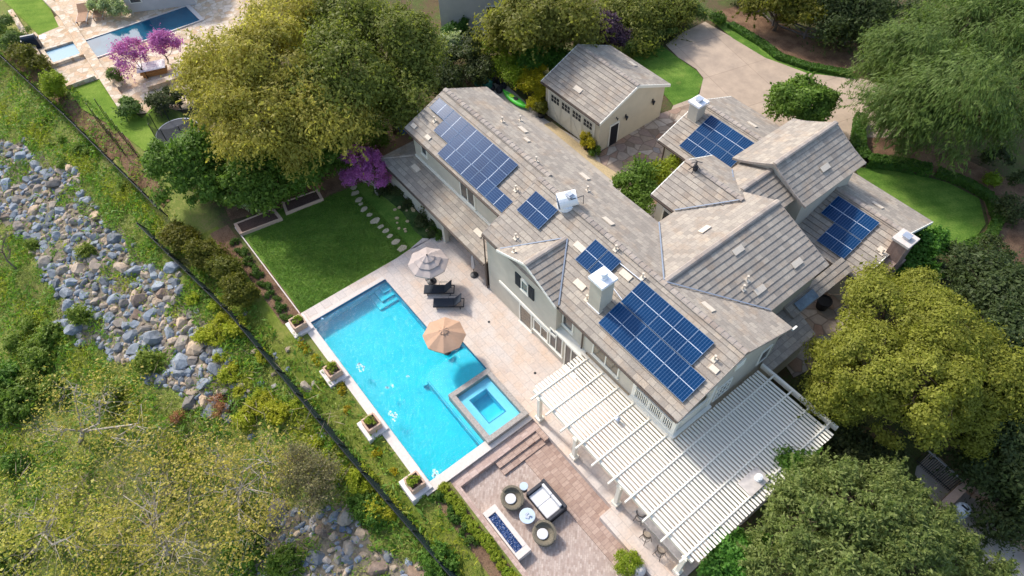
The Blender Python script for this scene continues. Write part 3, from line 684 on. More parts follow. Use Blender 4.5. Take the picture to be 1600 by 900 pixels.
# lower single storey wing with its porch
b = B(); b.box(-8.3, 5.75, -.2, -.35, 7.6, 2.62); b.box(-8.3, 7.6, -.2, LX + .3, 9.2, 2.62); b.build('wall', 'stucco', H)
b = B(); b.box(-.38, 5.5, 0, -.05, 5.83, 2.6); b.build('porch_column', 'stucco', H)
b = B(); b.box(5.2, 5.42, -.02, 5.3, 7.6, 2.5); b.build('porch_beam', 'gutter', H)

# roofs of the main bar
roof_plane(H, [(LX, LE, WZ), (MX, LE, WZ), (MX, LRY, LRZ), (LX, LRY, LRZ)])
roof_plane(H, [(MX, 5.3, WZ), (RX, 5.3, WZ), (RX, RY, RZ), (MX, RY, RZ)])
roof_plane(H, [(RX, EA, WZ), (LX, EA, WZ), (LX, LRY, LRZ), (RX, LRY, LRZ)])
roof_plane(H, [(RX, LRY, LRZ + .004), (MX, LRY, LRZ + .004), (MX, RY, RZ), (RX, RY, RZ)])
ridge_caps(H, (LX, LRY, LRZ), (MX, LRY, LRZ)); ridge_caps(H, (MX, RY, RZ), (RX, RY, RZ))
rake_trim(H, [(RX - .02, 5.3, WZ), (RX - .02, RY, RZ), (RX - .02, EA, WZ)], (.06, 0, 0), 'rake_tiles', 'ridge_tile')
rake_trim(H, [(LX + .02, LE, WZ), (LX + .02, LRY, LRZ), (LX + .02, EA, WZ)], (-.06, 0, 0), 'rake_tiles', 'ridge_tile')
rake_trim(H, [(MX + .02, 5.3, WZ), (MX + .02, RY, RZ)], (-.06, 0, 0), 'rake_tiles', 'ridge_tile')
gutter(H, (13.1, 5.3, WZ - .05), (RX, 5.3, WZ - .05), (0, -1, 0)); gutter(H, (MX, 5.3, WZ - .05), (7.0, 5.3, WZ - .05), (0, -1, 0)); gutter(H, (LX, LE, WZ - .05), (MX, LE, WZ - .05), (0, -1, 0))
# pool side gable
gy = 5.12; back = RY - (RZ - 7.35) / SL
roof_plane(H, [(gx0, back - 3.0, gz(gx0)), (gx0, gy, gz(gx0)), (gxr, gy, 7.35), (gxr, back + .1, 7.35)])
roof_plane(H, [(gx1, gy, gz(gx1)), (gx1, back - 3.0, gz(gx1)), (gxr, back + .1, 7.35), (gxr, gy, 7.35)])
ridge_caps(H, (gxr, gy, 7.35), (gxr, back, 7.35))
rake_trim(H, [(gx0, gy + .02, gz(gx0)), (gxr, gy + .02, 7.35), (gx1, gy + .02, gz(gx1))], (0, -.05, 0), 'rake_trim', 'trim', .16)
zm = lambda y: WZ + (y - 5.3) * SL
flash(H, (gx0 + .1, 5.35, zm(5.35) + .02), (gxr, back, 7.37)); flash(H, (gx1, 5.35, zm(5.35) + .02), (gxr + .1, back, 7.37))
# lower wing roof (hipped at its outer end)
lz = lambda y: 2.7 + (y - 5.3) * .285
roof_plane(H, [(-8.68, 5.3, 2.7), (5.35, 5.3, 2.7), (5.35, 7.56, lz(7.56)), (-6.42, 7.56, lz(7.56))])
roof_plane(H, [(-8.68, 9.4, 2.7), (-8.68, 5.3, 2.7), (-6.42, 7.56, lz(7.56)), (-6.42, 9.4, lz(7.56))])
ridge_caps(H, (-8.66, 5.32, 2.7), (-6.46, 7.5, lz(7.56)), .12)
gutter(H, (-8.68, 5.3, 2.66), (5.35, 5.3, 2.66), (0, -1, 0))
b = B(); b.box(LX + .36, 7.44, 3.32, MX, 7.56, 3.5); b.build('wall_flashing', 'trim', H)
for x, y, z0, z1 in ((14.9, 5.82, 2.95, 5.9), (5.42, 5.4, .02, 5.7)):
    b = B(); b.tube([(x, y, z0), (x, y, z1)], .055, 6); b.build('downspout', 'gutter', H)

# windows and doors that can be seen
window_y(H, 9.36, 10.1, 3.9, 4.95, 5.45, 1, 1, 'green_glass')
b = B(); b.prism([(-.37, 0), (.37, 0), (.27, .16), (0, .24), (-.27, .16)], 0, .08)
b.v = [(9.73 + x, 5.45 - z - .02, 4.97 + y) for x, y, z in b.v]; b.build('window_arch', 'trim', H)
for x0, x1 in ((8.78, 9.3), (10.16, 10.68)):
    b = B(); b.box(x0, 5.37, 3.88, x1, 5.46, 5.1)
    for k in range(9): b.box(x0 + .06, 5.355, 3.96 + k * .12, x1 - .06, 5.37, 4.03 + k * .12)
    b.build('shutter', 'shutter', H)
window_y(H, 9.15, 10.5, .02, 2.12, 5.45, 1, 1, 'tan_glass', 'french_door')
window_y(H, 10.68, 12.2, .75, 2.0, 5.45, 2, 1, 'tan_glass')
window_y(H, 12.35, 13.65, .75, 2.8, 5.45, 2, 1, 'window_glass'); window_y(H, 13.85, 15.1, .05, 2.8, 5.45, 2, 1, 'window_glass', 'french_door')
window_y(H, 12.98, 14.0, 3.55, 4.8, 5.9, 1, 1, 'window_glass'); window_y(H, 15.8, 18.1, 3.5, 4.95, 5.9, 2, 1, 'tan_glass')
window_y(H, 19.8, 22.0, 3.2, 5.2, 7.6, 3, 1, 'window_glass', 'balcony_door')
window_y(H, -5.4, -4.6, 4.35, 5.5, LE + .4, 1, 1); window_y(H, -.35, 1.45, 3.62, 5.4, LE + .4, 2, 1)
window_x(H, 9.15, 10.5, 3.3, 4.75, 22.65, 4, 3); window_x(H, 13.1, 14.1, 3.3, 4.75, 22.65, 1, 1); b = B(); b.box(22.62, 10.3, 5.6, 22.72, 11.1, 6.25); b.build('gable_vent', 'trim', H)

# cross gable behind the main ridge
GX, GZ, GY0, GY1 = 16.75, 8.02, 10.0, 20.55; GW = 4.66
GE_ = GZ - GW * .43
gable_block_y('wall', GX - GW + .35, GX + GW - .35, 13.5, GY1 - .3, GE_ - .1, GX, GZ - .25)
roof_plane(H, [(GX + GW, 13.0, GE_), (GX + GW, GY1, GE_), (GX, GY1, GZ), (GX, GY0, GZ)])
roof_plane(H, [(GX - GW, GY1, GE_), (GX - GW, 13.0, GE_), (GX, GY0, GZ), (GX, GY1, GZ)])
ridge_caps(H, (GX, GY0 + .2, GZ), (GX, GY1, GZ))
rake_trim(H, [(GX - GW, GY1 - .02, GE_), (GX, GY1 - .02, GZ), (GX + GW, GY1 - .02, GE_)], (0, .06, 0), 'rake_tiles', 'ridge_tile')
ve = lambda x: EA - (GE_ + (GW - abs(x - GX)) * .43 - WZ) / SL
flash(H, (GX - GW + .06, ve(GX - GW) + .0, GE_ + .04), (GX - .1, ve(GX) + .05, GZ + .03)); flash(H, (GX + GW - .06, ve(GX + GW), GE_ + .04), (GX + .12, ve(GX) + .05, GZ + .03))
# small gable with the ridge along the house
BX, BY, BW, BZ = 9.95, 19.55, 3.1, 7.35; BE = BZ - BW * .43
gable_block_x('wall', BX + .3, 13.5, BY - BW + .4, BY + BW - .4, BE - .05, BY, BZ - .25)
roof_plane(H, [(BX, BY - BW, BE), (13.0, BY - BW, BE), (15.2, BY, BZ), (BX, BY, BZ)])
roof_plane(H, [(13.5, BY + BW, BE), (BX, BY + BW, BE), (BX, BY, BZ), (15.2, BY, BZ)])
ridge_caps(H, (BX, BY, BZ), (14.9, BY, BZ))
rake_trim(H, [(BX + .02, BY - BW, BE), (BX + .02, BY, BZ), (BX + .02, BY + BW, BE)], (-.07, 0, 0), 'rake_tiles', 'trim', .22)
flash(H, (12.05, 16.5, BE + .06), (14.9, BY - .02, BZ + .02))
window_y(H, 10.9, 11.6, 3.4, 5.2, BY - BW + .4)
gutter(H, (BX, BY - BW, BE - .05), (12.0, BY - BW, BE - .05), (0, -1, 0))
# connecting gable, ridge across
CX, CZ, CW = 14.1, 7.02, 2.36; CE = CZ - CW * .43
gable_block_y('wall', CX - CW + .3, CX + CW - .3, 19.0, 24.0, CE - .05, CX, CZ - .25)
roof_plane(H, [(CX - CW, 24.0, CE), (CX - CW, 18.5, CE), (CX, 18.5, CZ), (CX, 24.0, CZ)])
roof_plane(H, [(CX + CW, 18.5, CE), (CX + CW, 24.0, CE), (CX, 24.0, CZ), (CX, 18.5, CZ)])
ridge_caps(H, (CX, 20.6, CZ), (CX, 23.6, CZ)); flash(H, (11.85, 22.5, CE + .05), (14.05, 19.9, CZ + .04))
# tall far gable with flared eaves
DX, DY0, DY1 = 14.3, 23.35, 30.05
prof = [(0, 7.85), (1.1, 7.2), (2.1, 6.66), (2.75, 6.38), (3.15, 6.25)]
gable_block_y('wall', DX - 2.75, DX + 2.75, DY0 + .3, DY1 - .3, 6.2, DX, 7.55)
for s in (-1, 1):
    for (a, za), (c, zc) in zip(prof[:-1], prof[1:]):
        q = [(DX + s * c, DY0, zc), (DX + s * c, DY1, zc), (DX + s * a, DY1, za), (DX + s * a, DY0, za)]
        if s < 0: q = [q[1], q[0], q[3], q[2]]
        roof_plane(H, q, thick=.12, lift=.025)
ridge_caps(H, (DX, DY0, 7.85), (DX, DY1, 7.85))
for y, o in ((DY0 + .02, -.07), (DY1 - .02, .07)):
    rake_trim(H, [(DX - d, y, z) for d, z in prof[::-1]] + [(DX + d, y, z) for d, z in prof[1:]], (0, o, 0), 'rake_tiles', 'ridge_tile', .16)
# single storey wing across the back
FX0, FX1, FY0, FY1, FZ = 4.13, 22.75, 23.7, 32.45, 3.0; FR = (FY0 + FY1) / 2; FT = FZ + (FR - FY0) * .398
gable_block_x('wall', FX0 + .35, FX1 - .35, FY0 + .45, FY1 - .45, FZ + .05, FR, FT - .25)
roof_plane(H, [(FX0, FY0, FZ), (FX1, FY0, FZ), (FX1, FR, FT), (FX0, FR, FT)])
roof_plane(H, [(FX1, FY1, FZ), (FX0, FY1, FZ), (FX0, FR, FT), (FX1, FR, FT)])
ridge_caps(H, (FX0, FR, FT), (FX1, FR, FT))
for x, o in ((FX0 + .02, -.07), (FX1 - .02, .07)): rake_trim(H, [(x, FY0, FZ), (x, FR, FT), (x, FY1, FZ)], (o, 0, 0), 'rake_tiles', 'trim', .2)
gutter(H, (FX0, FY0, FZ - .05), (FX1, FY0, FZ - .05), (0, -1, 0))
b = B(); b.tube([(4.6, 24.05, 0), (4.6, 24.05, 2.9)], .06, 6); b.build('downspout', 'gutter', H)
# low roofs in the south-east corner
b = B(); b.box(22.0, 14.4, -.2, 23.2, 18.0, 2.75); b.box(20.9, 16.5, -.2, 22.2, 18.4, 2.75); b.build('wall', 'stucco', H)
roof_plane(H, [(23.45, 13.75, 2.9), (23.45, 18.15, 2.9), (20.7, 18.6, 3.5), (20.7, 13.75, 3.5)], thick=.2)
roof_plane(H, [(21.95, 17.6, 3.45), (21.95, 23.9, 3.45), (20.9, 23.9, 3.8), (20.9, 17.6, 3.8)], thick=.2)
b = B(); b.slab([(21.9, 18.3, 3.55), (21.9, 20.2, 3.55), (21.3, 20.2, 3.76), (21.3, 18.3, 3.76)], (.02, 0, .03)); b.build('skylight', 'skylight_glass', H)
b = B(); b.box(22.96, 14.95, 5.78, 23.08, 15.35, 5.9); b.build('gutter_end', 'trim', H)

PL = {'L': ((0, LE, WZ), (0, -SL, 1)), 'M': ((0, 5.3, WZ), (0, -SL, 1)), 'E': ((0, EA, WZ), (0, SL, 1)), 'F': ((0, FY0, FZ), (0, -.398, 1)), 'FE': ((0, FY1, FZ), (0, .398, 1)),
      'GW': ((GX, 0, GZ), (-.43, 0, 1)), 'GE': ((GX, 0, GZ), (.43, 0, 1)), 'DE': ((DX + 1.1, 0, 7.2), (.5, 0, 1)), 'low': ((0, 5.3, 2.7), (0, -.285, 1)), 'B': ((0, BY - BW, BE), (0, -.43, 1)), 'gW': ((gxr, 0, 7.35), (-.4426, 0, 1))}
def frame_of(key):
    p, n = PL[key]; n = np.array(n, float); n /= np.linalg.norm(n)
    lvl = np.cross([0, 0, 1.], n); lvl /= np.linalg.norm(lvl); return np.array(p, float), n, lvl, np.cross(n, lvl)
def on_roof(u, v, key):
    p, n, a, w = frame_of(key); return on_plane(u, v, p + n * .03, n)
# pale flat vent tiles
vents = [('low', 650, 263), ('L', 647, 197), ('L', 669, 215), ('low', 748, 364), ('M', 906, 445), ('M', 978, 430), ('M', 906, 386), ('E', 950, 346), ('E', 1106, 480), ('E', 817, 203), ('E', 913, 276), ('E', 823, 219),
         ('GW', 1101, 359), ('GE', 1153, 391), ('GE', 1187, 453), ('GE', 1245, 411), ('DE', 1289, 262), ('FE', 1175, 195), ('FE', 1371, 321), ('F', 1381, 393), ('M', 1116, 577)]
for k, u, v in vents:
    p = on_roof(u, v, k); _, n_, a, w = frame_of(k); b = B()
    hl, hw = (.42, .2) if (u, v) not in ((1116, 577), (823, 219), (647, 197), (669, 215)) else (.26, .16)
    b.slab([p + a * hl + w * hw, p - a * hl + w * hw, p - a * hl - w * hw, p + a * hl - w * hw], n_ * .07); b.build('vent_tile', 'vent_tile', H)
# vent pipes with flashing
for k, u, v in (('E', 785, 190), ('E', 813, 188), ('E', 838, 252), ('L', 679, 189), ('L', 806, 297), ('M', 962, 390), ('M', 1004, 434), ('M', 917, 468), ('M', 937, 486), ('GE', 1167, 438), ('GE', 1161, 452), ('M', 1116, 562), ('gW', 803, 394), ('M', 806, 372), ('E', 918, 298), ('F', 1378, 396)):
    p = on_roof(u, v, k); _, n_, a, w = frame_of(k); b = B()
    b.slab([p + a * .14 + w * .16, p - a * .14 + w * .16, p - a * .14 - w * .16, p + a * .14 - w * .16], n_ * .04)
    b.tube([p, p + [0, 0, .34]], .05, 8); b.tube([p + [0, 0, .3], p + [0, 0, .42]], .08, 8); b.build('vent_pipe', 'vent_tile', H)
# conduit pipes
for key, (u, v), (u2, v2) in (('M', (1002, 440), (965, 410)), ('M', (972, 470), (957, 450))):
    b = B(); b.tube([on_roof(u, v, key) + [0, 0, .08], on_roof(u2, v2, key) + [0, 0, .08]], .04, 5); b.build('conduit', 'galvanised', H)

# chimneys
def chimney(cx, cy, sx, sy, z0, z1, mat, capmat, flue='round'):
    b = B(); b.box(cx - sx / 2, cy - sy / 2, z0, cx + sx / 2, cy + sy / 2, z1); c = b.build('chimney', mat, H)
    b = B(); b.box(cx - sx / 2 - .12, cy - sy / 2 - .12, z1, cx + sx / 2 + .12, cy + sy / 2 + .12, z1 + .2); b.build('chimney_cap', capmat, c, bevel=.02)
    b = B()
    if flue == 'round': b.lathe([(.26, 0), (.26, .12), (.17, .14), (.17, .3), (.25, .31), (.2, .42), (.05, .46)], 16, (cx, cy, z1 + .2)); b.build('flue', 'white_metal', c, smooth=False)
    else: b.box(cx - .2, cy - .2, z1 + .2, cx + .2, cy + .2, z1 + .34); b.box(cx - .26, cy - .26, z1 + .4, cx + .26, cy + .26, z1 + .45); b.box(cx - .14, cy - .14, z1 + .34, cx + .14, cy + .14, z1 + .4); b.build('flue', 'galvanised', c)
    return c
c = chimney(14.83, 7.05, .95, 1.0, 6.2, 8.95, 'stucco', 'white_metal')
b = B(); b.box(14.3, 6.5, 6.42, 15.36, 6.56, 6.62); b.build('chimney_flashing', 'white_metal', c)
c = chimney(4.88, 26.85, .9, .95, 3.5, 5.55, 'stucco', 'white_metal', 'box')
c = chimney(23.05, 26.75, 1.0, 1.05, -1.0, 5.4, 'red_brick', 'stone_cap', 'box')
b = B(); b.prism([(22.4, 25.2), (23.5, 25.2), (23.5, 28.3), (22.4, 28.3)], -1.0, 2.6); b.slab([(22.4, 25.2, 2.6), (23.5, 25.2, 2.6), (23.5, 26.3, 3.9), (22.4, 26.3, 3.9)], (0, 0, -.3)); b.build('chimney_breast', 'red_brick', c)
# big round galvanised flue on the ridge
p = on_roof(884, 325, 'E'); q = np.array([8.35, 10.0, 7.95]); b = B()
b.lathe([(.62, -.3), (.62, .1), (.5, .12)], 18, (q[0], q[1], q[2] + .1)); fl = b.build('roof_flue', 'white_metal', H)
d = np.array([.35, .55, .28]); b = B(); b.tube([q + [-.25, -.45, .35], q + d + [0, 0, .35]], [.55, .5], 20); b.build('flue_drum', 'white_metal', fl)
b = B(); b.tube([q + [-.28, -.49, .335], q + [-.25, -.45, .35]], [.5, .5], 20); b.build('flue_face', 'flashing', fl)
b = B(); b.box(q[0] - .05, q[1] - .2, q[2] + .85, q[0] + .45, q[1] + .3, q[2] + 1.05); b.box(q[0] + .02, q[1] - .13, q[2] + 1.05, q[0] + .36, q[1] + .22, q[2] + 1.13); b.build('flue_cap', 'galvanised', fl)
b = B(); b.tube([q + [.5, -.1, .9], q + [.75, .75, .9], q + [.75, .75, .2]], .03, 5); b.build('flue_strap', 'dark_metal', fl)
# antenna on the small gable
p = on_roof(1086, 266, 'B'); b = B()
b.tube([p, p + [0, 0, .8]], .04, 6)
for dx, dy in ((.4, .2), (-.35, .25), (.1, -.45), (-.3, -.3)): b.tube([p + [0, 0, .55], p + [dx, dy, .02]], .03, 5); b.tube([p + [0, 0, .8], p + [dx * .8, dy * .8, .7 + dx * .3]], .03, 5)
b.box(p[0] - .12, p[1] - .12, p[2] + .02, p[0] + .12, p[1] + .12, p[2] + .3); b.build('antenna', 'dark_metal', H)

# ------------------------------------------------------------------ solar panels
def make_panel(w, h):
    t = thing('solar_panel', 'x', 'solar panel')
    b = B(); f = .02
    b.box(-w / 2, 0, 0, w / 2, f, .05); b.box(-w / 2, h - f, 0, w / 2, h, .05); b.box(-w / 2, f, 0, -w / 2 + f, h - f, .05); b.box(w / 2 - f, f, 0, w / 2, h - f, .05); b.build('frame', 'panel_frame', t)
    b = B(); b.face([(-w / 2 + f, f, .042), (w / 2 - f, f, .042), (w / 2 - f, h - f, .042), (-w / 2 + f, h - f, .042)], [(0, 0), (1, 0), (1, 1), (0, 1)])
    b.face([(-w / 2 + f, h - f, .01), (w / 2 - f, h - f, .01), (w / 2 - f, f, .01), (-w / 2 + f, f, .01)], [(0, 0)] * 4)
    b.build('cells', 'solar_cells', t); return t
def set_panel(t, key, x, s, turned=False, sw=1.0, sl=1.0):
    """t stands with its lower edge at distance s up the slope, centred on x"""
    p, n_, a, w = frame_of(key); e = np.array([1., 0, 0]); w = np.cross(n_, e)
    if w[2] < 0: w = -w
    y0 = p[1]; o = np.array([x, y0, p[2]]) + w * s + n_ * .12
    if turned: ex, ey = -w, e
    else: ex, ey = e, w
    ex, ey = ex * sw, ey * sl
    m = Matrix(((ex[0], ey[0], n_[0], o[0]), (ex[1], ey[1], n_[1], o[1]), (ex[2], ey[2], n_[2], o[2]), (0, 0, 0, 1)))
    t.matrix_basis = m
pan = make_panel(1.105, 1.772); used = False
def add(key, x, s, label, group, turned=False, u=[False]):
    t = pan if not u[0] else copy_tree(pan); u[0] = True
    t['label'] = label; t['group'] = group; set_panel(t, key, x, s, turned, .955 if turned else 1.0, 1.063 if turned else 1.0)
for r, (x0, n_) in enumerate(((-6.43, 5), (-4.52, 4), (-2.66, 4))):
    for k in range(n_):
        add('L', x0 + 1.905 * k + .01, 3.43 - 1.065 * r - .525, 'solar panel in %s row of the long array on the pool side left wing' % ('the upper', 'the middle', 'the bottom')[r], 'solar panels on the left wing, %s row' % ('upper', 'middle', 'bottom')[r], True)
for k in range(2): add('M', 6.11 + .555 + 1.12 * k, 2.66, 'solar panel in the close pair beside the round white roof flue', 'pair of solar panels by the flue')
add('M', 12.27, 2.8, 'left solar panel of the gapped pair behind the white chimney', 'gapped pair of solar panels'); add('M', 13.44, 2.8, 'right solar panel of the gapped pair behind the white chimney', 'gapped pair of solar panels')
for k in range(5): add('M', 15.8 + .56 + 1.115 * k, 2.74, 'solar panel in the upper row of the largest array above the pergola', 'upper row of the largest solar array')
for k in range(6): add('M', 15.75 + .56 + 1.118 * k, .92, 'solar panel in the lower row of the largest array above the pergola', 'lower row of the largest solar array')
for k in range(4):
    add('F', 5.87 + .55 + 1.1 * k, 2.36, 'solar panel in the upper row on the rear wing beside the square white chimney', 'solar panels on the rear wing, upper row')
    add('F', 5.87 + .55 + 1.1 * k, .56, 'solar panel in the lower row on the rear wing beside the square white chimney', 'solar panels on the rear wing, lower row')
for k in range(3): add('F', 17.58 + .56 + 1.115 * k, 2.47, 'solar panel in the row of three near the brick chimney', 'row of three solar panels')
for k in range(2): add('F', 18.76 + .56 + 1.08 * k, .65, 'solar panel in the row of two near the brick chimney', 'row of two solar panels')

# ------------------------------------------------------------------ garage
G = thing('garage', 'detached beige garage with a wide white door and grey tiled roof', 'garage', (-3.7, 25.2, 0))
ax0, ax1, ay0, ay1, az = -7.4, .0, 21.1, 29.3, 3.4; ar = (ay0 + ay1) / 2; at_ = az + (ar - ay0) * .44
b = B(); prof = [(ay0 + .35, -.1), (ay1 - .35, -.1), (ay1 - .35, az + .02), (ar, at_ - .2), (ay0 + .35, az + .02)]
vs = [(ax0 + .25, y, z) for y, z in prof] + [(ax1 - .25, y, z) for y, z in prof]
b.mesh(vs, [tuple(reversed(range(5))), tuple(range(5, 10))] + [(i, (i + 1) % 5, 5 + (i + 1) % 5, 5 + i) for i in range(5)]).build('wall', 'stucco_garage', G)
roof_plane(G, [(ax0, ay0, az), (ax1, ay0, az), (ax1, ar, at_), (ax0, ar, at_)]); roof_plane(G, [(ax1, ay1, az), (ax0, ay1, az), (ax0, ar, at_), (ax1, ar, at_)])
ridge_caps(G, (ax0, ar, at_), (ax1, ar, at_))
for x, o in ((ax0 + .02, -.07), (ax1 - .02, .07)): rake_trim(G, [(x, ay0, az), (x, ar, at_), (x, ay1, az)], (o, 0, 0), 'rake_trim', 'trim', .24)
gutter(G, (ax0, ay0, az - .05), (ax1, ay0, az - .05), (0, -1, 0))
for u, v, s in ((903, 140, -1), (988, 100, 1)):
    n_ = np.array([0, s * .44, 1.]); n_ /= np.linalg.norm(n_); p = on_plane(u, v, np.array([0, ar, at_]) + n_ * .03, n_); w = np.array([0, -n_[2], n_[1]]); a = np.array([1., 0, 0]); b = B()
    b.slab([p + a * .42 + w * .22, p - a * .42 + w * .22, p - a * .42 - w * .22, p + a * .42 - w * .22], n_ * .07); b.build('vent_tile', 'vent_tile', G)
yd = ay0 + .35; b = B(); b.box(-6.6, yd - .06, 0, -.95, yd + .02, 2.75)
for k in range(4):
    x = -6.5 + 1.4 * k
    for q in (x + .02, x + 1.3): b.box(q, yd - .09, .1, q + .08, yd - .06, 2.65)
    b.slab([(x + .1, yd - .06, .15), (x + .25, yd - .06, .15), (x + 1.3, yd - .06, 1.55), (x + 1.15, yd - .06, 1.55)] if k % 2 else [(x + 1.15, yd - .06, .15), (x + 1.3, yd - .06, .15), (x + .25, yd - .06, 1.55), (x + .1, yd - .06, 1.55)], (0, -.03, 0))
gd = b.build('garage_door', 'garage_door', G)
for k in range(4):
    b = B(); x = -6.32 + 1.4 * k
    for c in range(3):
        for r in range(2): b.box(x + c * .36, yd - .075, 1.88 + r * .36, x + c * .36 + .28, yd - .055, 1.88 + r * .36 + .29)
    b.build('pane', 'door_dark', gd)
b = B(); b.box(-6.75, yd - .08, 0, -6.6, yd + .02, 2.9); b.box(-.95, yd - .08, 0, -.8, yd + .02, 2.9); b.box(-6.6, yd - .08, 2.75, -.95, yd + .02, 2.9); b.build('door_trim', 'trim', G)
xs_ = ax1 - .25; b = B(); b.box(xs_ - .02, 22.6, 0, xs_ + .06, 23.7, 2.25); sd = b.build('side_door', 'trim', G)
b = B(); b.box(xs_, 22.72, .02, xs_ + .075, 23.58, 2.12); b.build('door_leaf', 'door_dark', sd)
for y, z in ((24.4, 2.35), (27.6, 2.35), (23.3, 2.75)):
    s = 1 if z < 2.7 else .5; b = B(); b.box(xs_, y - .06 * s, z - .1 * s, xs_ + .05, y + .06 * s, z + .22 * s); b.lathe([(.06 * s, -.3 * s), (.12 * s, -.05 * s), (.14 * s, .05 * s), (.03 * s, .16 * s)], 8, (xs_ + .16, y, z)); b.build('wall_lamp', 'dark_metal', G)
# ------------------------------------------------------------------ pergola
t = thing('pergola', 'cream slatted pergola wrapping the corner of the house', 'pergola', (25, 4, 0))
for x, y in ((15.89, 1.62), (19.2, 1.62), (22.9, 1.62), (27.8, 1.62), (27.8, 7.6), (27.8, 13.4)):
    b = B(); b.box(x - .12, y - .12, .02, x + .12, y + .12, 2.78); b.box(x - .22, y - .22, .01, x + .22, y + .22, .3); b.box(x - .17, y - .17, 2.55, x + .17, y + .17, 2.7); b.build('post', 'pergola_paint', t)
b = B(); b.box(15.3, 1.56, 2.74, 28.2, 1.72, 2.98); b.build('beam', 'pergola_paint', t)
b = B(); b.box(22.8, 13.56, 2.74, 28.3, 13.72, 3.1); b.build('beam', 'pergola_paint', t)
b = B(); b.box(15.2, 5.66, 2.8, 22.75, 5.72, 3.06); b.build('beam', 'pergola_paint', t)
for k in range(10):
    x = 15.76 + 1.338 * k
    b = B(); b.box(x - .045, 1.02, 2.96, x + .045, 5.66 if x < 22.8 else 13.56, 3.135); b.build('rafter', 'pergola_paint', t)
b = B(); y = 1.86
rr = random.Random(4)
while y < 13.1:
    x0 = 15.2 if y < 5.6 else 22.92
    if not (5.6 < y < 5.75): b.box(x0 + rr.uniform(-.02, .02), y - .07, 3.01 + rr.uniform(-.006, .006), 28.42 + rr.uniform(-.02, .02), y + .07, 3.06)
    y += .233
b.build('slat_lattice', 'pergola_paint', t)
# fireplace chimney rising through the pergola
p = at(1178, 752, 3.2); t = thing('outdoor_fireplace', 'stone fireplace chimney with a round vent poking through the pergola slats', 'fireplace', (p[0], p[1], 0))
b = B(); b.box(p[0] - .48, p[1] - .78, 0, p[0] + .48, p[1] + .78, 3.2); b.build('stack', 'counter_stone', t)
b = B(); b.lathe([(.22, 0), (.22, .1), (.14, .12), (.14, .26), (.2, .28), (.02, .34)], 14, (p[0] + .05, p[1] + .3, 3.2)); b.build('vent', 'white_metal', t)
p = at(965, 655, 3.3); b = B(); b.lathe([(.13, 0), (.13, .5), (.18, .52), (.02, .6)], 10, (p[0], p[1], 2.9)); tag(b.build('patio_heater_head', 'galvanised'), 'small pale metal heater head between the pergola slats under the balcony', 'heater')
# bar counter and stools
t = thing('bar_counter', 'long grey stone bar counter under the pergola edge', 'counter', (26, 2.2, 0))
b = B(); b.box(24.3, 2.05, 0, 27.6, 2.6, 1.02); b.build('base', 'stucco', t); b = B(); b.box(24.1, 1.75, 1.02, 27.7, 2.7, 1.1); b.build('countertop', 'counter_stone', t, bevel=.01)
def make_stool():
    t = thing('bar_stool', 'x', 'bar stool')
    b = B(); b.lathe([(.02, 0), (.2, 0), (.23, .03), (.2, .07), (.02, .07)], 14, (0, 0, .74)); b.build('seat', 'stool_seat', t)
    for sx in (-1, 1):
        for sy in (-1, 1): b = B(); b.tube([(sx * .15, sy * .15, .74), (sx * .25, sy * .25, 0)], [.022, .02], 5); b.build('leg', 'stool_frame', t)
    b = B(); b.tube([(.22 * math.cos(a), .22 * math.sin(a), .28) for a in np.linspace(0, 2 * math.pi, 17)], .014, 5); b.build('foot_ring', 'stool_frame', t)
    b = B()
    for k in range(9):
        a = math.pi + math.pi * k / 8
        b.tube([(.22 * math.cos(a), .22 * math.sin(a), .76), (.26 * math.cos(a), .26 * math.sin(a), 1.16)], .016, 4)
    b.tube([(.26 * math.cos(a), .26 * math.sin(a), 1.16) for a in np.linspace(math.pi, 2 * math.pi, 13)], .028, 5); b.build('backrest', 'stool_frame', t)
    return t
st = make_stool()
for i, ((u, v), lab) in enumerate((((1013, 838), 'dark framed bar stool at the counter, middle of the three'), ((1034, 862), 'dark framed bar stool at the counter end nearest the corner post'), ((1003, 806), 'dark framed bar stool mostly hidden under the pergola slats'))):
    p = at(u, v, .2); place(st, i > 0, (p[0], 1.72 - .25 if i < 2 else 2.0, 0), -.25 + .3 * i, 1, lab, 'bar stools at the counter')

# ------------------------------------------------------------------ sunken patio furniture
t = thing('outdoor_sofa', 'dark wicker two seat sofa with white cushions', 'sofa', (20.25, -1.42, FL)); z = FL
x0, x1, y0, y1 = 19.15, 21.3, -2.1, -.75
b = B(); b.box(x0, y0, z + .05, x1, y1, z + .34); b.box(x0, y1 - .2, z + .05, x1, y1, z + .8); b.box(x0, y0, z + .05, x0 + .2, y1 - .2, z + .66); b.box(x1 - .2, y0, z + .05, x1, y1 - .2, z + .66); b.build('frame', 'sofa_wicker', t, bevel=.03)
for k in range(2):
    b = B(); w = (x1 - x0 - .44) / 2; a = x0 + .22 + k * w; b.box(a + .005, y0 + .02, z + .345, a + w - .005, y1 - .36, z + .5); b.build('seat_cushion', 'cushion', t, bevel=.04)
    b = B(); b.box(a + .01, y1 - .37, z + .38, a + w - .01, y1 - .205, z + .84); b.build('back_cushion', 'cushion', t, bevel=.04)
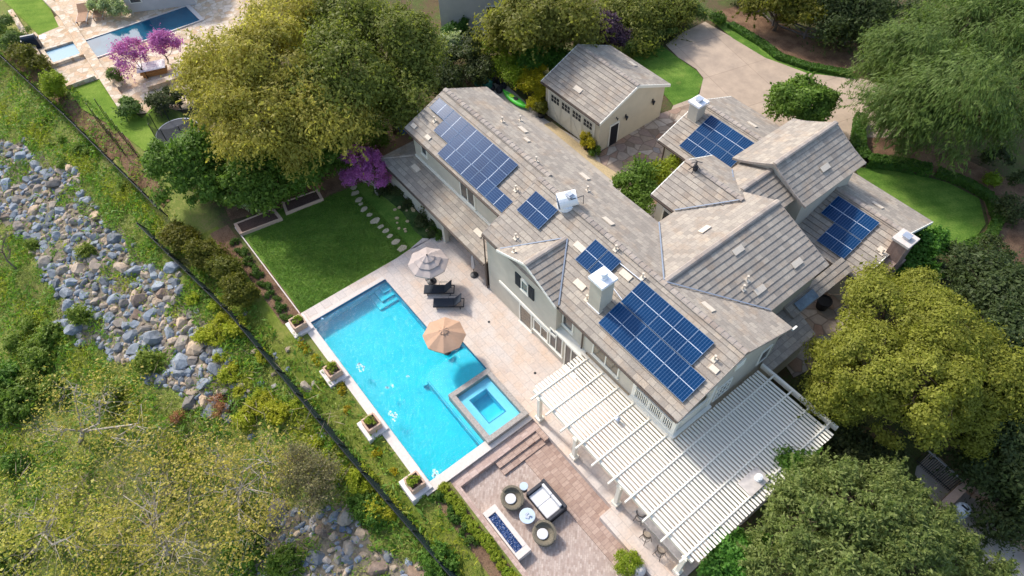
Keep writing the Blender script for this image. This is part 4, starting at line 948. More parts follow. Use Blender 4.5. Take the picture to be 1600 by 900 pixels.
for (u, v), rz, lab in (((800, 779), .3, 'round grey wicker tub chair beside the small side table'), ((850, 834), .3, 'round brown wicker tub chair past the coffee table, casting a long shadow')):
    p = at(u, v, FL + .5); t = thing('tub_chair', lab, 'armchair', (p[0], p[1], FL), 'round wicker tub chairs')
    b = B(); b.lathe([(.34, .02), (.5, .06), (.62, .3), (.64, .5), (.56, .52), (.36, .44), (.34, .38)], 26, (p[0], p[1], FL), sx=1.14, sy=1.04); b.build('shell', 'chair_wicker', t, smooth=True)
    b = B(); n_ = 17
    for k in range(n_):
        a0 = rz + math.pi * (.02 + .96 * k / n_); a1 = rz + math.pi * (.02 + .96 * (k + 1) / n_)
        h = lambda a: .5 + .3 * math.sin((a - rz)) ** .6
        q = lambda a, r, zz: (p[0] + r * 1.14 * math.cos(a), p[1] + r * 1.04 * math.sin(a), FL + zz)
        if 'brown' in lab: a0 -= 0; a1 -= 0
        b.mesh([q(a0, .5, .46), q(a1, .5, .46), q(a1, .66, .46), q(a0, .66, .46), q(a0, .53, h(a0)), q(a1, .53, h(a1)), q(a1, .66, h(a1)), q(a0, .66, h(a0))], [(4, 5, 6, 7), (0, 1, 5, 4), (2, 3, 7, 6), (0, 4, 7, 3), (1, 2, 6, 5)])
    b.build('backrest', 'chair_wicker', t)
    b = B(); b.lathe([(.02, .4), (.30, .4), (.325, .42), (.325, .45), (.3, .47), (.02, .475)], 24, (p[0] - .06, p[1] - .05, FL)); b.build('cushion', 'cushion', t)
p = at(824, 806, FL + .45); t = thing('coffee_table', 'round pale glass topped coffee table in front of the sofa', 'coffee table', (p[0], p[1], FL))
b = B(); b.lathe([(.45, .43), (.47, .44), (.47, .465), (.45, .475)], 28, (p[0], p[1], FL)); b.build('table_top', 'glass_top', t)
for k in range(3): a = k * 2.1; b = B(); b.tube([(p[0] + .35 * math.cos(a), p[1] + .35 * math.sin(a), FL + .43), (p[0] + .3 * math.cos(a), p[1] + .3 * math.sin(a), FL)], .02, 5); b.build('leg', 'dark_metal', t)
b = B(); b.obox((p[0] + .06, p[1] - .06, FL + .5), .22, .16, .045, .6); b.obox((p[0] - .1, p[1] + .04, FL + .495), .12, .2, .035, .2); b.lathe([(.05, .475), (.06, .6), (.045, .6)], 10, (p[0] + .1, p[1] + .12, FL)); tag(b.build('tray', 'galvanised'), 'small metal tray and cup on the glass coffee table', 'tray')
p = at(818.5, 760, FL + .5); t = thing('side_table', 'small round white side table beside the dark sofa', 'side table', (p[0], p[1], FL))
b = B(); b.lathe([(.24, .5), (.26, .51), (.26, .54), (.24, .55)], 20, (p[0], p[1], FL)); b.build('table_top', 'glass_top', t); b = B(); b.lathe([(.2, 0), (.2, .02), (.03, .04), (.03, .5)], 12, (p[0], p[1], FL)); b.build('pedestal', 'dark_metal', t)
t = thing('fire_pit', 'long rectangular fire pit with white stone rim and blue glass', 'fire pit', (20.2, -4.38, FL))
b = B(); z = FL; b.box(18.46, -4.84, z, 18.86, -3.92, z + .5); b.box(21.44, -4.84, z, 21.84, -3.92, z + .5); b.box(18.86, -4.84, z, 21.44, -4.72, z + .5); b.box(18.86, -4.2, z, 21.44, -3.92, z + .5); b.build('rim', 'stone_cap', t, bevel=.015)
b = B(); nn = 40; m_ = 9
vs = [(18.86 + 2.58 * i / nn, -4.72 + .52 * j / m_, z + .42 + random.uniform(-.03, .04)) for i in range(nn + 1) for j in range(m_ + 1)]
b.mesh(vs, [(i * (m_ + 1) + j, (i + 1) * (m_ + 1) + j, (i + 1) * (m_ + 1) + j + 1, i * (m_ + 1) + j + 1) for i in range(nn) for j in range(m_)]); b.build('fire_glass', 'fire_glass', t)

# ------------------------------------------------------------------ pool terrace furniture
def make_lounger():
    t = thing('sun_lounger', 'x', 'sun lounger')
    b = B(); b.box(-.06, -.34, .3, 1.32, .34, .35); b.build('seat', 'sling', t, bevel=.01)
    b = B(); b.obox((1.59, 0, .6), .78, .66, .05, 0, -.85); b.build('backrest', 'sling', t, bevel=.01)
    b = B()
    for s in (-1, 1): b.box(-.06, s * .345 - .025, .25, 2.0, s * .345 + .025, .31)
    b.box(1.96, -.34, .25, 2.02, .34, .31)
    for s in (-1, 1): b.tube([(1.34, s * .3, .31), (1.55, s * .42, .56), (1.0, s * .42, .56), (.95, s * .36, .3)], .022, 5)
    b.build('frame', 'dark_metal', t)
    for x in (.18, 1.75):
        for s in (-1, 1): b = B(); b.box(x - .025, s * .33 - .025, 0, x + .025, s * .33 + .025, .26); b.build('leg', 'dark_metal', t)
    return t
lg = make_lounger()
for i, (u, v, lab) in enumerate(((664, 452, 'dark sling sun lounger nearest the grey parasol'), (678.5, 473, 'dark sling sun lounger nearest the tan parasol'))):
    p = at(u, v, .32); place(lg, i > 0, (p[0], p[1], .001), .90, 1.06, lab, 'sun loungers by the pool')
def canopy(c, z, R, rise, n, mat, parent, name='canopy', inner=.0, drop=.1, rot=0.):
    b = B()
    ring = lambda r, zz: [(c[0] + r * math.cos(rot + 2 * math.pi * k / n), c[1] + r * math.sin(rot + 2 * math.pi * k / n), zz) for k in range(n)]
    m_ = 6
    for k in range(n):
        for i in range(m_):
            f0, f1 = inner + (1 - inner) * i / m_, inner + (1 - inner) * (i + 1) / m_
            def pt(f, s):
                a0, a1 = rot + 2 * math.pi * k / n, rot + 2 * math.pi * (k + 1) / n
                x = (math.cos(a0) * (1 - s) + math.cos(a1) * s) * R * f; y = (math.sin(a0) * (1 - s) + math.sin(a1) * s) * R * f
                return (c[0] + x, c[1] + y, z + rise * (1 - f) ** .92 - .05 * math.sin(math.pi * s) * f)
            for s0, s1 in ((0, .5), (.5, 1)):
                if f0 < 1e-6: b.face([pt(f0, 0), pt(f1, s0), pt(f1, s1)])
                else: b.face([pt(f0, s0), pt(f1, s0), pt(f1, s1), pt(f0, s1)])
        a0, a1 = rot + 2 * math.pi * k / n, rot + 2 * math.pi * (k + 1) / n
        p, q = (c[0] + R * math.cos(a0), c[1] + R * math.sin(a0), z), (c[0] + R * math.cos(a1), c[1] + R * math.sin(a1), z)
        mid = ((p[0] + q[0]) / 2, (p[1] + q[1]) / 2, z - .05)
        for u_, w_ in ((p, mid), (mid, q)): b.face([u_, w_, (w_[0], w_[1], w_[2] - drop), (u_[0], u_[1], u_[2] - drop)])
    o = b.build(name, mat, parent); md = o.modifiers.new('t', 'SOLIDIFY'); md.thickness = .012; return o
p = at(693, 517, 2.55); t = thing('tan_parasol', 'tan eight sided parasol open beside the pool edge', 'parasol', (p[0], p[1], 0))
canopy(p, 2.1, 1.42, .55, 8, 'tan_canvas', t, rot=.15); canopy(p, 2.62, .3, .12, 8, 'tan_canvas', t, 'vent_cap', rot=.15, drop=.04)
b = B(); b.tube([(p[0], p[1], .0), (p[0], p[1], 2.72)], .03, 8); b.build('pole', 'dark_metal', t)
for k in range(8): a = .15 + math.pi * k / 4; b = B(); b.tube([(p[0], p[1], 2.58), (p[0] + 1.38 * math.cos(a), p[1] + 1.38 * math.sin(a), 2.08)], .014, 4); b.build('rib', 'dark_metal', t)
b = B(); b.lathe([(.3, 0), (.3, .05), (.06, .1), (.06, .3)], 16, (p[0], p[1], .002)); b.build('base', 'dark_metal', t)
p = at(667, 399, 2.95); t = thing('grey_parasol', 'pale grey parasol with three stepped canopies on the terrace', 'parasol', (p[0], p[1], 0))
canopy(p, 2.2, 1.45, .6, 8, 'grey_canvas', t, inner=.5, rot=.3); canopy(p, 2.52, .95, .36, 8, 'grey_canvas', t, inner=.42, rot=.3, drop=.06); canopy(p, 2.78, .52, .2, 8, 'grey_canvas', t, rot=.3, drop=.05)
b = B(); b.tube([(p[0], p[1], 0), (p[0], p[1], 3.0)], .035, 8); b.lathe([(.05, 2.96), (.06, 3.02), (.01, 3.1)], 8, (p[0], p[1], 0)); b.build('pole', 'dark_metal', t)
for k in range(8): a = .3 + math.pi * k / 4; b = B(); b.tube([(p[0], p[1], 2.7), (p[0] + 1.5 * math.cos(a), p[1] + 1.5 * math.sin(a), 2.18)], .014, 4); b.build('rib', 'dark_metal', t)
q = at(671, 435); b = B(); b.lathe([(.36, 0), (.36, .06), (.1, .12), (.07, .32)], 18, (p[0], p[1], .002)); b.tube([(p[0], p[1], .08), (q[0], q[1], .08)], .05, 6); b.lathe([(.34, 0), (.34, .06), (.1, .12)], 18, (q[0], q[1], .003)); b.build('base', 'dark_metal', t)
p = at(741, 430); t = thing('closed_parasol', 'folded dark parasol on a round base under the low eave', 'parasol', (p[0], p[1], 0))
b = B(); b.lathe([(.3, 0), (.3, .07), (.06, .12)], 16, (p[0], p[1], .002)); b.build('base', 'dark_metal', t); b = B(); b.tube([(p[0], p[1], .1), (p[0], p[1], 2.35)], .03, 6); b.build('pole', 'dark_metal', t)
b = B(); b.lathe([(.07, .8), (.14, 1.0), (.1, 2.0), (.03, 2.3)], 8, (p[0], p[1], 0)); b.build('canopy', 'galvanised', t)
# pedestals with planters along the pool
PED = []
def make_pedestal():
    t = thing('pool_pedestal', 'x', 'pedestal')
    b = B(); b.box(-.78, -.72, -1.6, .78, .72, .16); b.build('plinth', 'pedestal_stone', t, bevel=.03)
    return t
def make_planter():
    t = thing('stone_planter', 'x', 'planter'); b = B()
    for s in (-1, 1): b.box(s * .45 - .06, -.45, 0, s * .45 + .06, .45, .55); b.box(-.39, s * .42 - .06, 0, .39, s * .42 + .06, .55)
    b.build('box', 'terracotta', t, bevel=.015)
    b = B(); b.box(-.39, -.36, 0, .39, .36, .45); b.build('soil', 'soil', t); return t
pd, pl = make_pedestal(), make_planter()
for i, w in enumerate(('at the lawn end of the pool', 'second from the lawn along the pool', 'third from the lawn along the pool', 'at the brick patio end of the pool')):
    x, y = (-.16, 4.78, 9.7, 14.62)[i], -6.95
    place(pd, i > 0, (x, y, 0), .0, 1, 'pale stone pedestal ' + w, 'pedestals along the pool'); place(pl, i > 0, (x, y, .165), 0, 1, 'square stone planter on the pedestal ' + w, 'planters along the pool')

# ------------------------------------------------------------------ garden pieces
stones = [(553, 293, 8), (555, 302, 10), (561, 312, 9), (564, 319, 6), (569, 327, 9), (577, 336, 7), (586, 345, 12), (595, 354, 8), (603, 361, 9), (609, 369, 8), (618, 378, 11), (628, 388, 12), (552, 284, 7)]
for i, (u, v, r) in enumerate(stones):
    p = at(u, v); rr = random.Random(i); R = px(p, r) * .74; b = B(); n_ = 9
    b.prism([(p[0] + R * rr.uniform(.6, 1.05) * math.cos(2 * math.pi * k / n_) * .8, p[1] + R * rr.uniform(.75, 1.1) * math.sin(2 * math.pi * k / n_)) for k in range(n_)], -.06, .03)
    tag(b.build('stepping_stone', 'pale_path_stone'), 'pale flat stepping stone in the curved path across the back lawn', 'stepping stone', 'stepping stones across the lawn')
for i, pts in enumerate((((365, 350), (428, 325), (441, 341), (375, 366)), ((440, 316), (497, 296), (505, 310), (446, 333)))):
    q = [at(u, v, .25)[:2] for u, v in pts]; c = np.mean(q, 0); t = thing('raised_bed', ('empty raised garden bed at the lawn corner nearest the fence', 'empty raised garden bed nearest the purple tree')[i], 'garden bed', (c[0], c[1], 0), 'raised garden beds')
    b = B()
    for k in range(4):
        a, d = np.array(q[k]), np.array(q[(k + 1) % 4]); ai, di = c + (a - c) * .86, c + (d - c) * .86
        b.prism(ccw([tuple(a), tuple(d), tuple(di), tuple(ai)]), -.05, .28)
    b.build('brick_edge', 'terracotta', t); b = B(); b.prism(ccw([tuple(c + (np.array(a) - c) * .87) for a in q]), -.05, .2); b.build('soil', 'soil', t)
b = B(); b.slab([(-11.9, -6.5, .1), (-1.2, -6.45, .1), (-1.2, -6.38, .1), (-11.9, -6.42, .1)], (0, 0, -.5)); tag(b.build('lawn_edging', 'stone_cap'), 'low pale stone edging along the outer side of the back lawn', 'edging')
for i in range(16):
    rr = random.Random(90 + i); p = at(612 + rr.uniform(0, 58), 338 + rr.uniform(-18, 28)); R = rr.uniform(.09, .2); b = B(); b.prism([(p[0] + R * rr.uniform(.7, 1.1) * math.cos(k), p[1] + R * rr.uniform(.7, 1.1) * math.sin(k)) for k in range(6)], -.05, .05)
    tag(b.build('bed_stone', 'straw_drop'), 'small tan stone lying in the dark ground cover below the low wing', 'stone', 'small stones in the flower bed')
# kayak, pots, bin, tarps
A, Z_ = at(786, 141, .35), at(824, 168, .35); d = Z_ - A; ln = np.linalg.norm(d); rz = math.atan2(d[1], d[0]); c = (A + Z_) / 2
t = thing('kayak', 'bright green kayak lying beside the yellow hedge', 'kayak', (c[0], c[1], .0))
b = B(); n_, m_ = 22, 12; vs = []
for i in range(n_ + 1):
    s = i / n_ * 2 - 1; w = .40 * (1 - abs(s) ** 2.6) + .02
    for k in range(m_):
        a = 2 * math.pi * k / m_; x = s * ln / 2; y = w * math.cos(a); zz = .22 + .2 * math.sin(a) * (1 if math.sin(a) > 0 else .95) * (1 - .4 * abs(s) ** 4) + .14 * abs(s) ** 3
        vs.append((c[0] + x * math.cos(rz) - y * math.sin(rz), c[1] + x * math.sin(rz) + y * math.cos(rz), zz))
b.mesh(vs, [(i * m_ + k, i * m_ + (k + 1) % m_, (i + 1) * m_ + (k + 1) % m_, (i + 1) * m_ + k) for i in range(n_) for k in range(m_)] + [tuple(range(m_)), tuple(range(n_ * m_, (n_ + 1) * m_))]); b.build('hull', 'kayak_green', t, smooth=True)
for s in (-.5, .1): b = B(); b.lathe([(.05, 0), (.24, .0), (.26, .05), (.2, .06)], 14, (c[0] + s * math.cos(rz), c[1] + s * math.sin(rz), .39), sx=1.1, sy=.8); b.build('cockpit', 'kayak_seat' if s < 0 else 'dark_metal', t)
def pot(u, v, r, h, lab, mat='black_pot', z=0.):
    p = at(u, v, z); b = B(); b.lathe([(r * .75, 0), (r, h), (r * 1.06, h), (r * 1.06, h - .05), (r * .9, h - .05), (r * .85, h - .1)], 18, (p[0], p[1], z + .012)); tag(b.build('plant_pot', mat), lab, 'plant pot'); return np.array([p[0], p[1], z + h])
POT = [pot(846, 182, .38, .5, 'black pot beside the garage corner holding a clipped bush'), pot(916, 232, .33, .5, 'black pot by the garage door post holding a yellow shrub'), pot(1283, 480, .5, .8, 'large black pot standing in the shaded rear court')]
p = at(629, 187, 1.0); t = thing('covered_barbecue', 'bulky object under a bright blue cover by the house end', 'covered object', (p[0], p[1], 0)); b = B(); b.lathe([(.75, 0), (.8, .5), (.72, 1.1), (.4, 1.45), (.05, 1.5)], 14, (p[0], p[1], 0)); b.build('cover', 'blue_tarp', t, smooth=True)
p = at(648, 178, .6); t = thing('garden_rack', 'white metal rack leaning beside the blue cover', 'rack', (p[0], p[1], 0)); b = B()
for k in range(7): b.tube([(p[0] - .7 + k * .22, p[1], 0), (p[0] - .7 + k * .22, p[1] + .5, 1.0)], .02, 4)
for s in (0, .5, 1.): b.tube([(p[0] - .75, p[1] + .5 * s, s), (p[0] + .7, p[1] + .5 * s, s)], .02, 4)
b.build('bars', 'white_metal', t)
p = at(755, 130, .5); t = thing('storage_bin', 'dark green lidded bin behind the house end', 'bin', (p[0], p[1], 0)); b = B(); b.box(p[0] - .9, p[1] - .4, 0, p[0] + .9, p[1] + .4, .9); b.build('body', 'green_bin', t, bevel=.03); b = B(); b.box(p[0] - .95, p[1] - .45, .9, p[0] + .95, p[1] + .45, 1.0); b.build('lid', 'green_bin', t, bevel=.03)
p = at(775, 128, .5); t = thing('rubbish_heap', 'pile of dark bags and pots behind the house end', 'pile', (p[0], p[1], 0)); b = B()
for k in range(7): b.lathe([(.28, 0), (.34, .25), (.2, .5), (.04, .55)], 8, (p[0] + random.uniform(-1., .9), p[1] + random.uniform(-.6, .6), 0))
b.build('bags', 'door_dark', t)
p = at(1503, 797, g0 + .8); t = thing('water_tank', 'round white tank on the low walk behind the trees', 'tank', (p[0], p[1], g0)); b = B(); b.lathe([(.42, 0), (.44, .9), (.36, 1.1), (.1, 1.16)], 20, (p[0], p[1], g0)); b.build('body', 'tank_paint', t, smooth=True); b = B(); b.box(p[0] - .2, p[1] - .04, g0 + 1.15, p[0] + .2, p[1] + .04, g0 + 1.24); b.build('handle', 'dark_metal', t)
# wall along the low walk and gate
b = B(); q = [at(u, v, g0 + .4)[:2] for u, v in ((1505, 748), (1522, 768), (1545, 778), (1562, 800), (1580, 828), (1604, 846), (1640, 905))]
for a, d in zip(q[:-1], q[1:]): a, d = np.array(a), np.array(d); e = (d - a) / np.linalg.norm(d - a); s = np.array([-e[1], e[0]]) * .18; b.slab([(*(a - s), g0 + .5), (*(d - s), g0 + .5), (*(d + s), g0 + .5), (*(a + s), g0 + .5)], (0, 0, -.8))
tag(b.build('curved_wall', 'terracotta'), 'low curved brick wall beside the narrow low walk', 'wall')
q0, q1 = at(1450, 704, .6), at(1506, 752, .6); t = thing('metal_gate', 'dark metal railing gate with a pale top rail behind the olive tree', 'gate', ((q0 + q1) / 2 * [1, 1, 0] + [0, 0, g0])); b = B(); b.tube([q0, q1], .05, 6); b.build('top_rail', 'galvanised', t); b = B()
for k in range(21): p = q0 + (q1 - q0) * k / 20; b.tube([p, (p[0], p[1], g0)], .02, 4)
b.tube([q0 - [0, 0, 1.5], q1 - [0, 0, 1.5]], .03, 5); b.build('bars', 'dark_metal', t)
p, q = at(1515, 752, .0), at(1470, 795, 0); b = B(); e = (q - p); e /= np.linalg.norm(e); s = np.array([-e[1], e[0], 0]) * .25
b.slab([p - s, q - s, q + s, p + s], (0, 0, -1.3)); tag(b.build('low_wall', 'terracotta'), 'short brick wall crossing the low walk by the gate', 'wall')

# ------------------------------------------------------------------ fences
def mesh_fence(pts, h, label, lean=.0, off=lambda x: 0.0):
    P = [np.array([x, fence_y(x) + off(x)]) for x in pts]; c = P[len(P) // 2]; t = thing('mesh_fence', label, 'fence', (c[0], c[1], float(ground(*c)))); b = B()
    for a, d in zip(P[:-1], P[1:]):
        za, zd = float(ground(*a)) - .05, float(ground(*d)) - .05
        b.slab([(*a, za), (*d, zd), (d[0], d[1] - lean, zd + h), (a[0], a[1] - lean, za + h)], (0, .03, 0))
    b.build('screen', 'shade_mesh', t)
    b = B()
    for a, d in zip(P[:-1], P[1:]): b.tube([(a[0], a[1] - lean, float(ground(*a)) + h), (d[0], d[1] - lean, float(ground(*d)) + h)], .03, 5)
    b.build('top_rail', 'dark_metal', t)
    for i, a in enumerate(P):
        if i % 2 == 0: b = B(); b.tube([(a[0], a[1] + .05, float(ground(*a)) - .2), (a[0], a[1] - lean + .03, float(ground(*a)) + h + .08)], .045, 6); b.build('post', 'dark_metal', t)
mesh_fence(np.arange(-17.3, 32, 1.22), 1.15, 'long dark mesh fence between the riprap slope and the pool garden', .50, lambda x: -1.0 * min(1, max(0, (-4 - x) / 13)))
mesh_fence(np.arange(-66, -16.9, 1.22), 1.35, "dark mesh fence along the neighbour's garden, ending at the gap", .42, lambda x: .75 * min(1, max(0, (x + 34) / 16)))
# rustic rail fence on the bank
t = thing('rail_fence', 'rustic dark timber rail fence with crossed braces along the bank', 'fence', tuple(at(1260, 60)))
q = [at(u, v) for u, v in ((1165, 4), (1185, 20), (1207, 40), (1256, 60), (1290, 66), (1318, 70), (1352, 70))]
for p in q: b = B(); b.tube([p, p + [0, 0, 1.25]], .11, 6); b.build('post', 'fence_timber', t)
for a, d in zip(q[:-1], q[1:]):
    for h in (1.1, .3): b = B(); b.tube([a + [0, 0, h], d + [0, 0, h]], .08, 6); b.build('rail', 'fence_timber', t)
    m_ = (a + d) / 2
    for e in (a, d): b = B(); b.tube([e + [0, 0, .35], m_ + [0, 0, 1.08]], .06, 5); b.build('brace', 'fence_timber', t)

# ------------------------------------------------------------------ neighbour's garden
q = [at(u, v)[:2] for u, v in ((133, 65), (291, 11), (313, 33), (153, 90))]
b = B(); b.prism(ccw([tuple(p) for p in q]), .02, .03); b2 = B()
b2.face([(*p, .03) for p in ccw([tuple(p) for p in q])])
t = thing('neighbour_pool', "long dark blue pool in the neighbour's terrace", 'pool', (*np.mean(q, 0), 0))
c = np.mean(q, 0); b = B(); o = [c + (np.array(p) - c) * 1.0 for p in q]
for k in range(4):
    a, d = np.array(q[k]), np.array(q[(k + 1) % 4]); a2, d2 = a + (a - c) / np.linalg.norm(a - c) * .45, d + (d - c) / np.linalg.norm(d - c) * .45
    b.prism(ccw([tuple(a), tuple(d), tuple(d2), tuple(a2)]), -.05, .12)
b.build('coping', 'stone_cap', t)
b = B(); b.prism(ccw([tuple(p) for p in q]), .012, .05)
nm = N('neighbour_pool_surface'); nm.col(nm.ramp(nm.noise(nm.pos(), .35, 3), [(.35, L(16, 70, 96)), (.65, L(30, 96, 120))])); nm.rough(.06, .6); nm.bump(nm.noise(nm.pos(), 3, 3), .1, .03); MAT['neighbour_pool_surface'] = nm.m
b.build('water', 'neighbour_pool_surface', t)
q = [at(u, v)[:2] for u, v in ((72, 83), (116, 69), (128, 88), (86, 102))]; c = np.mean(q, 0)
t = thing('neighbour_spa', "small pale blue square spa beside the neighbour's pool", 'spa', (*c, 0)); b = B()
for k in range(4):
    a, d = np.array(q[k]), np.array(q[(k + 1) % 4]); a2, d2 = a + (a - c) / np.linalg.norm(a - c) * .5, d + (d - c) / np.linalg.norm(d - c) * .5
    b.prism(ccw([tuple(a), tuple(d), tuple(d2), tuple(a2)]), -.05, .35)
b.build('coping', 'neighbour_stone', t)
nm = N('neighbour_spa_surface'); nm.col(L(104, 146, 166)); nm.rough(.2, .3); MAT['neighbour_spa_surface'] = nm.m
b = B(); b.prism(ccw([tuple(p) for p in q]), .0, .15); b.build('water', 'neighbour_spa_surface', t)
for a, d, w, h, lab in (((104, 32), (196, 172), .9, .45, "pale stone wall running beside the neighbour's spa and down to the lower lawn"), ((70, -4), (106, 34), .8, .4, "pale stone wall at the end of the neighbour's bright upper lawn"), ((20, 22), (75, 112), .5, .5, "narrow pale garden wall along the neighbour's planted slope"), ((106, 138), (150, 122), .5, .4, "short stone step wall above the neighbour's lower lawn"), ((232, 140), (282, 124), .8, .5, "low stone bench wall beside the neighbour's purple trees")):
    a, d = at(*a), at(*d); e = (d - a)[:2]; e /= np.linalg.norm(e); s = np.array([-e[1], e[0]]) * w / 2; b = B(); b.prism(ccw([tuple(a[:2] - s), tuple(d[:2] - s), tuple(d[:2] + s), tuple(a[:2] + s)]), -.05, h); tag(b.build('stone_wall', 'neighbour_stone'), lab, 'wall')
def make_chaise():
    t = thing('wooden_chaise', 'x', 'chaise lounge'); b = B()
    for k in range(9): b.box(k * .15, -.36, .32, k * .15 + .11, .36, .36)
    b.build('seat', 'wood_furniture', t); b = B(); b.obox((1.62, 0, .55), .75, .72, .06, 0, -.6); b.build('backrest', 'wood_furniture', t); b = B()
    for s in (-1, 1): b.box(-.02, s * .37 - .03, .26, 1.95, s * .37 + .03, .33)
    b.build('frame', 'cushion', t)
    for x in (.1, 1.8):
        for s in (-1, 1): b = B(); b.box(x - .03, s * .34 - .03, 0, x + .03, s * .34 + .03, .27); b.build('leg', 'wood_furniture', t)
    return t
ch = make_chaise()
for i, (u, v) in enumerate(((130, 40), (155, 33))):
    p = at(u, v); place(ch, i > 0, (p[0], p[1], .01), 2.72, 1.35, ('wooden chaise lounge by the neighbour\'s pool, nearer the spa', 'wooden chaise lounge by the neighbour\'s pool, nearer the house corner')[i], 'chaise lounges by the far pool')
p = at(236, 104, .7); t = thing('dining_table', 'white covered dining table between the two purple trees', 'table', (p[0], p[1], 0))
b = B(); b.obox((p[0], p[1], .76), 2.6, 1.5, .06, 1.25); b.build('tablecloth', 'table_cloth', t)
for sx in (-1, 1):
    for sy in (-1, 1): b = B(); b.box(p[0] + sx * .5 - .05, p[1] + sy * .9 - .05, 0, p[0] + sx * .5 + .05, p[1] + sy * .9 + .05, .74); b.build('leg', 'bench_wood', t)
p = at(241, 112, .3); t = thing('wooden_bench', 'brown wooden bench in front of the white covered table', 'bench', (p[0], p[1], 0)); b = B(); b.obox((p[0], p[1], .42), .75, 2.5, .12, -.32); b.build('seat', 'bench_wood', t); b = B(); b.obox((p[0], p[1], .2), .5, 2.2, .38, -.32); b.build('base', 'bench_wood', t)
p = at(47, 64, .8); t = thing('barbecue_grill', 'dark blue barbecue grill beside the narrow garden wall', 'barbecue', (p[0], p[1], 0)); b = B(); b.obox((p[0], p[1], .55), 1.5, .7, 1.0, 1.2); b.build('cabinet', 'grill', t); b = B(); b.tube([(p[0] - .2, p[1] - .6, 1.1), (p[0] + .2, p[1] + .6, 1.1)], .34, 10); b.build('lid', 'grill', t)
b = B(); b.obox((p[0] + .3, p[1] + 1.2, .9), .6, .6, .06, 1.2); b.build('side_shelf', 'galvanised', t)
c = at(278, 206, .9); t = thing('trampoline', 'round garden trampoline with grey mat and dark safety net', 'trampoline', (c[0], c[1], 0)); R = 1.85
b = B(); b.lathe([(R - .35, .86), (R - .02, .87), (R - .02, .89), (R - .35, .89)], 32, (c[0], c[1], 0)); b.lathe([(.01, .865), (R - .36, .865)], 32, (c[0], c[1], 0), cap=False); b.build('mat', 'trampoline_mat', t)
b = B(); b.tube([(c[0] + R * math.cos(a), c[1] + R * math.sin(a), .88) for a in np.linspace(0, 2 * math.pi, 33)], .05, 5); b.build('rim', 'galvanised', t)
b = B(); b.lathe([(R, .9), (R, 2.7)], 32, (c[0], c[1], 0), cap=False); b.build('safety_net', 'net', t)
for k in range(8): a = k * math.pi / 4; b = B(); b.tube([(c[0] + R * math.cos(a), c[1] + R * math.sin(a), 0), (c[0] + R * math.cos(a), c[1] + R * math.sin(a), 2.75)], .035, 5); b.build('pole', 'dark_metal', t)
for i in range(13):
    u, v = 145 + 8.6 * (i // 2) + (0 if i % 2 else 12), 166 + 10.5 * (i // 2) + (7 if i % 2 else 0); p = at(u + 8, v + 18); b = B(); b.tube([p, p + [0, 0, 2.1]], .035, 5); tag(b.build('garden_stake', 'dark_metal'), "thin dark stake standing in the neighbour's planted slope", 'stake', 'thin dark stakes in the planted slope')
def neighbour_house(name, lab, u, v, ln, w, h, rz, wx):
    p = at(u, v); t = thing(name, lab, 'house', (p[0], p[1], 0)); cr, sr = math.cos(rz), math.sin(rz)
    T = lambda x, y, z: (p[0] + x * cr - y * sr, p[1] + x * sr + y * cr, z)
    b = B(); b.mesh([T(x, y, z) for z in (-.1, h) for x, y in ((0, 0), (ln, 0), (ln, w), (0, w))], [(3, 2, 1, 0), (4, 5, 6, 7), (0, 1, 5, 4), (1, 2, 6, 5), (2, 3, 7, 6), (3, 0, 4, 7)]); b.build('wall', 'neighbour_wall', t)
    e = .45; roof_plane(t, [T(-e, -e, h), T(ln + e, -e, h), T(ln + e, w / 2, h + 1.8), T(-e, w / 2, h + 1.8)]); roof_plane(t, [T(ln + e, w + e, h), T(-e, w + e, h), T(-e, w / 2, h + 1.8), T(ln + e, w / 2, h + 1.8)])
    b = B(); b.slab([T(wx, -.03, 1.0), T(wx + 1.2, -.03, 1.0), T(wx + 1.2, -.03, 2.3), T(wx, -.03, 2.3)], (T(0, -.06, 0)[0] - T(0, 0, 0)[0], T(0, -.06, 0)[1] - T(0, 0, 0)[1], 0)); f = b.build('window', 'trim', t)
    b = B(); b.slab([T(wx + .1, -.095, 1.1), T(wx + 1.1, -.095, 1.1), T(wx + 1.1, -.095, 2.2), T(wx + .1, -.095, 2.2)], (T(0, -.01, 0)[0] - T(0, 0, 0)[0], T(0, -.01, 0)[1] - T(0, 0, 0)[1], 0)); b.build('pane', 'window_glass', f)
neighbour_house('neighbour_house', 'grey house wall with a white window beyond the dense oaks', 690, 45, 7.0, 9, 4.6, .95, 4.6)
neighbour_house('neighbour_house', "grey house corner behind the neighbour's pool", 202, 20, 7.0, 9, 4.0, 1.1, .6)
p = at(742, 28); t = thing('garden_chair', 'dark garden chair by the grey house wall', 'chair', (p[0], p[1], 0)); b = B(); b.box(p[0] - .3, p[1] - .3, .4, p[0] + .3, p[1] + .3, .46); b.build('seat', 'dark_metal', t); b = B(); b.box(p[0] - .3, p[1] + .26, .46, p[0] + .3, p[1] + .32, 1.0); b.build('backrest', 'dark_metal', t)
for sx in (-1, 1):
    for sy in (-1, 1): b = B(); b.box(p[0] + sx * .27 - .02, p[1] + sy * .27 - .02, 0, p[0] + sx * .27 + .02, p[1] + sy * .27 + .02, .4); b.build('leg', 'dark_metal', t)
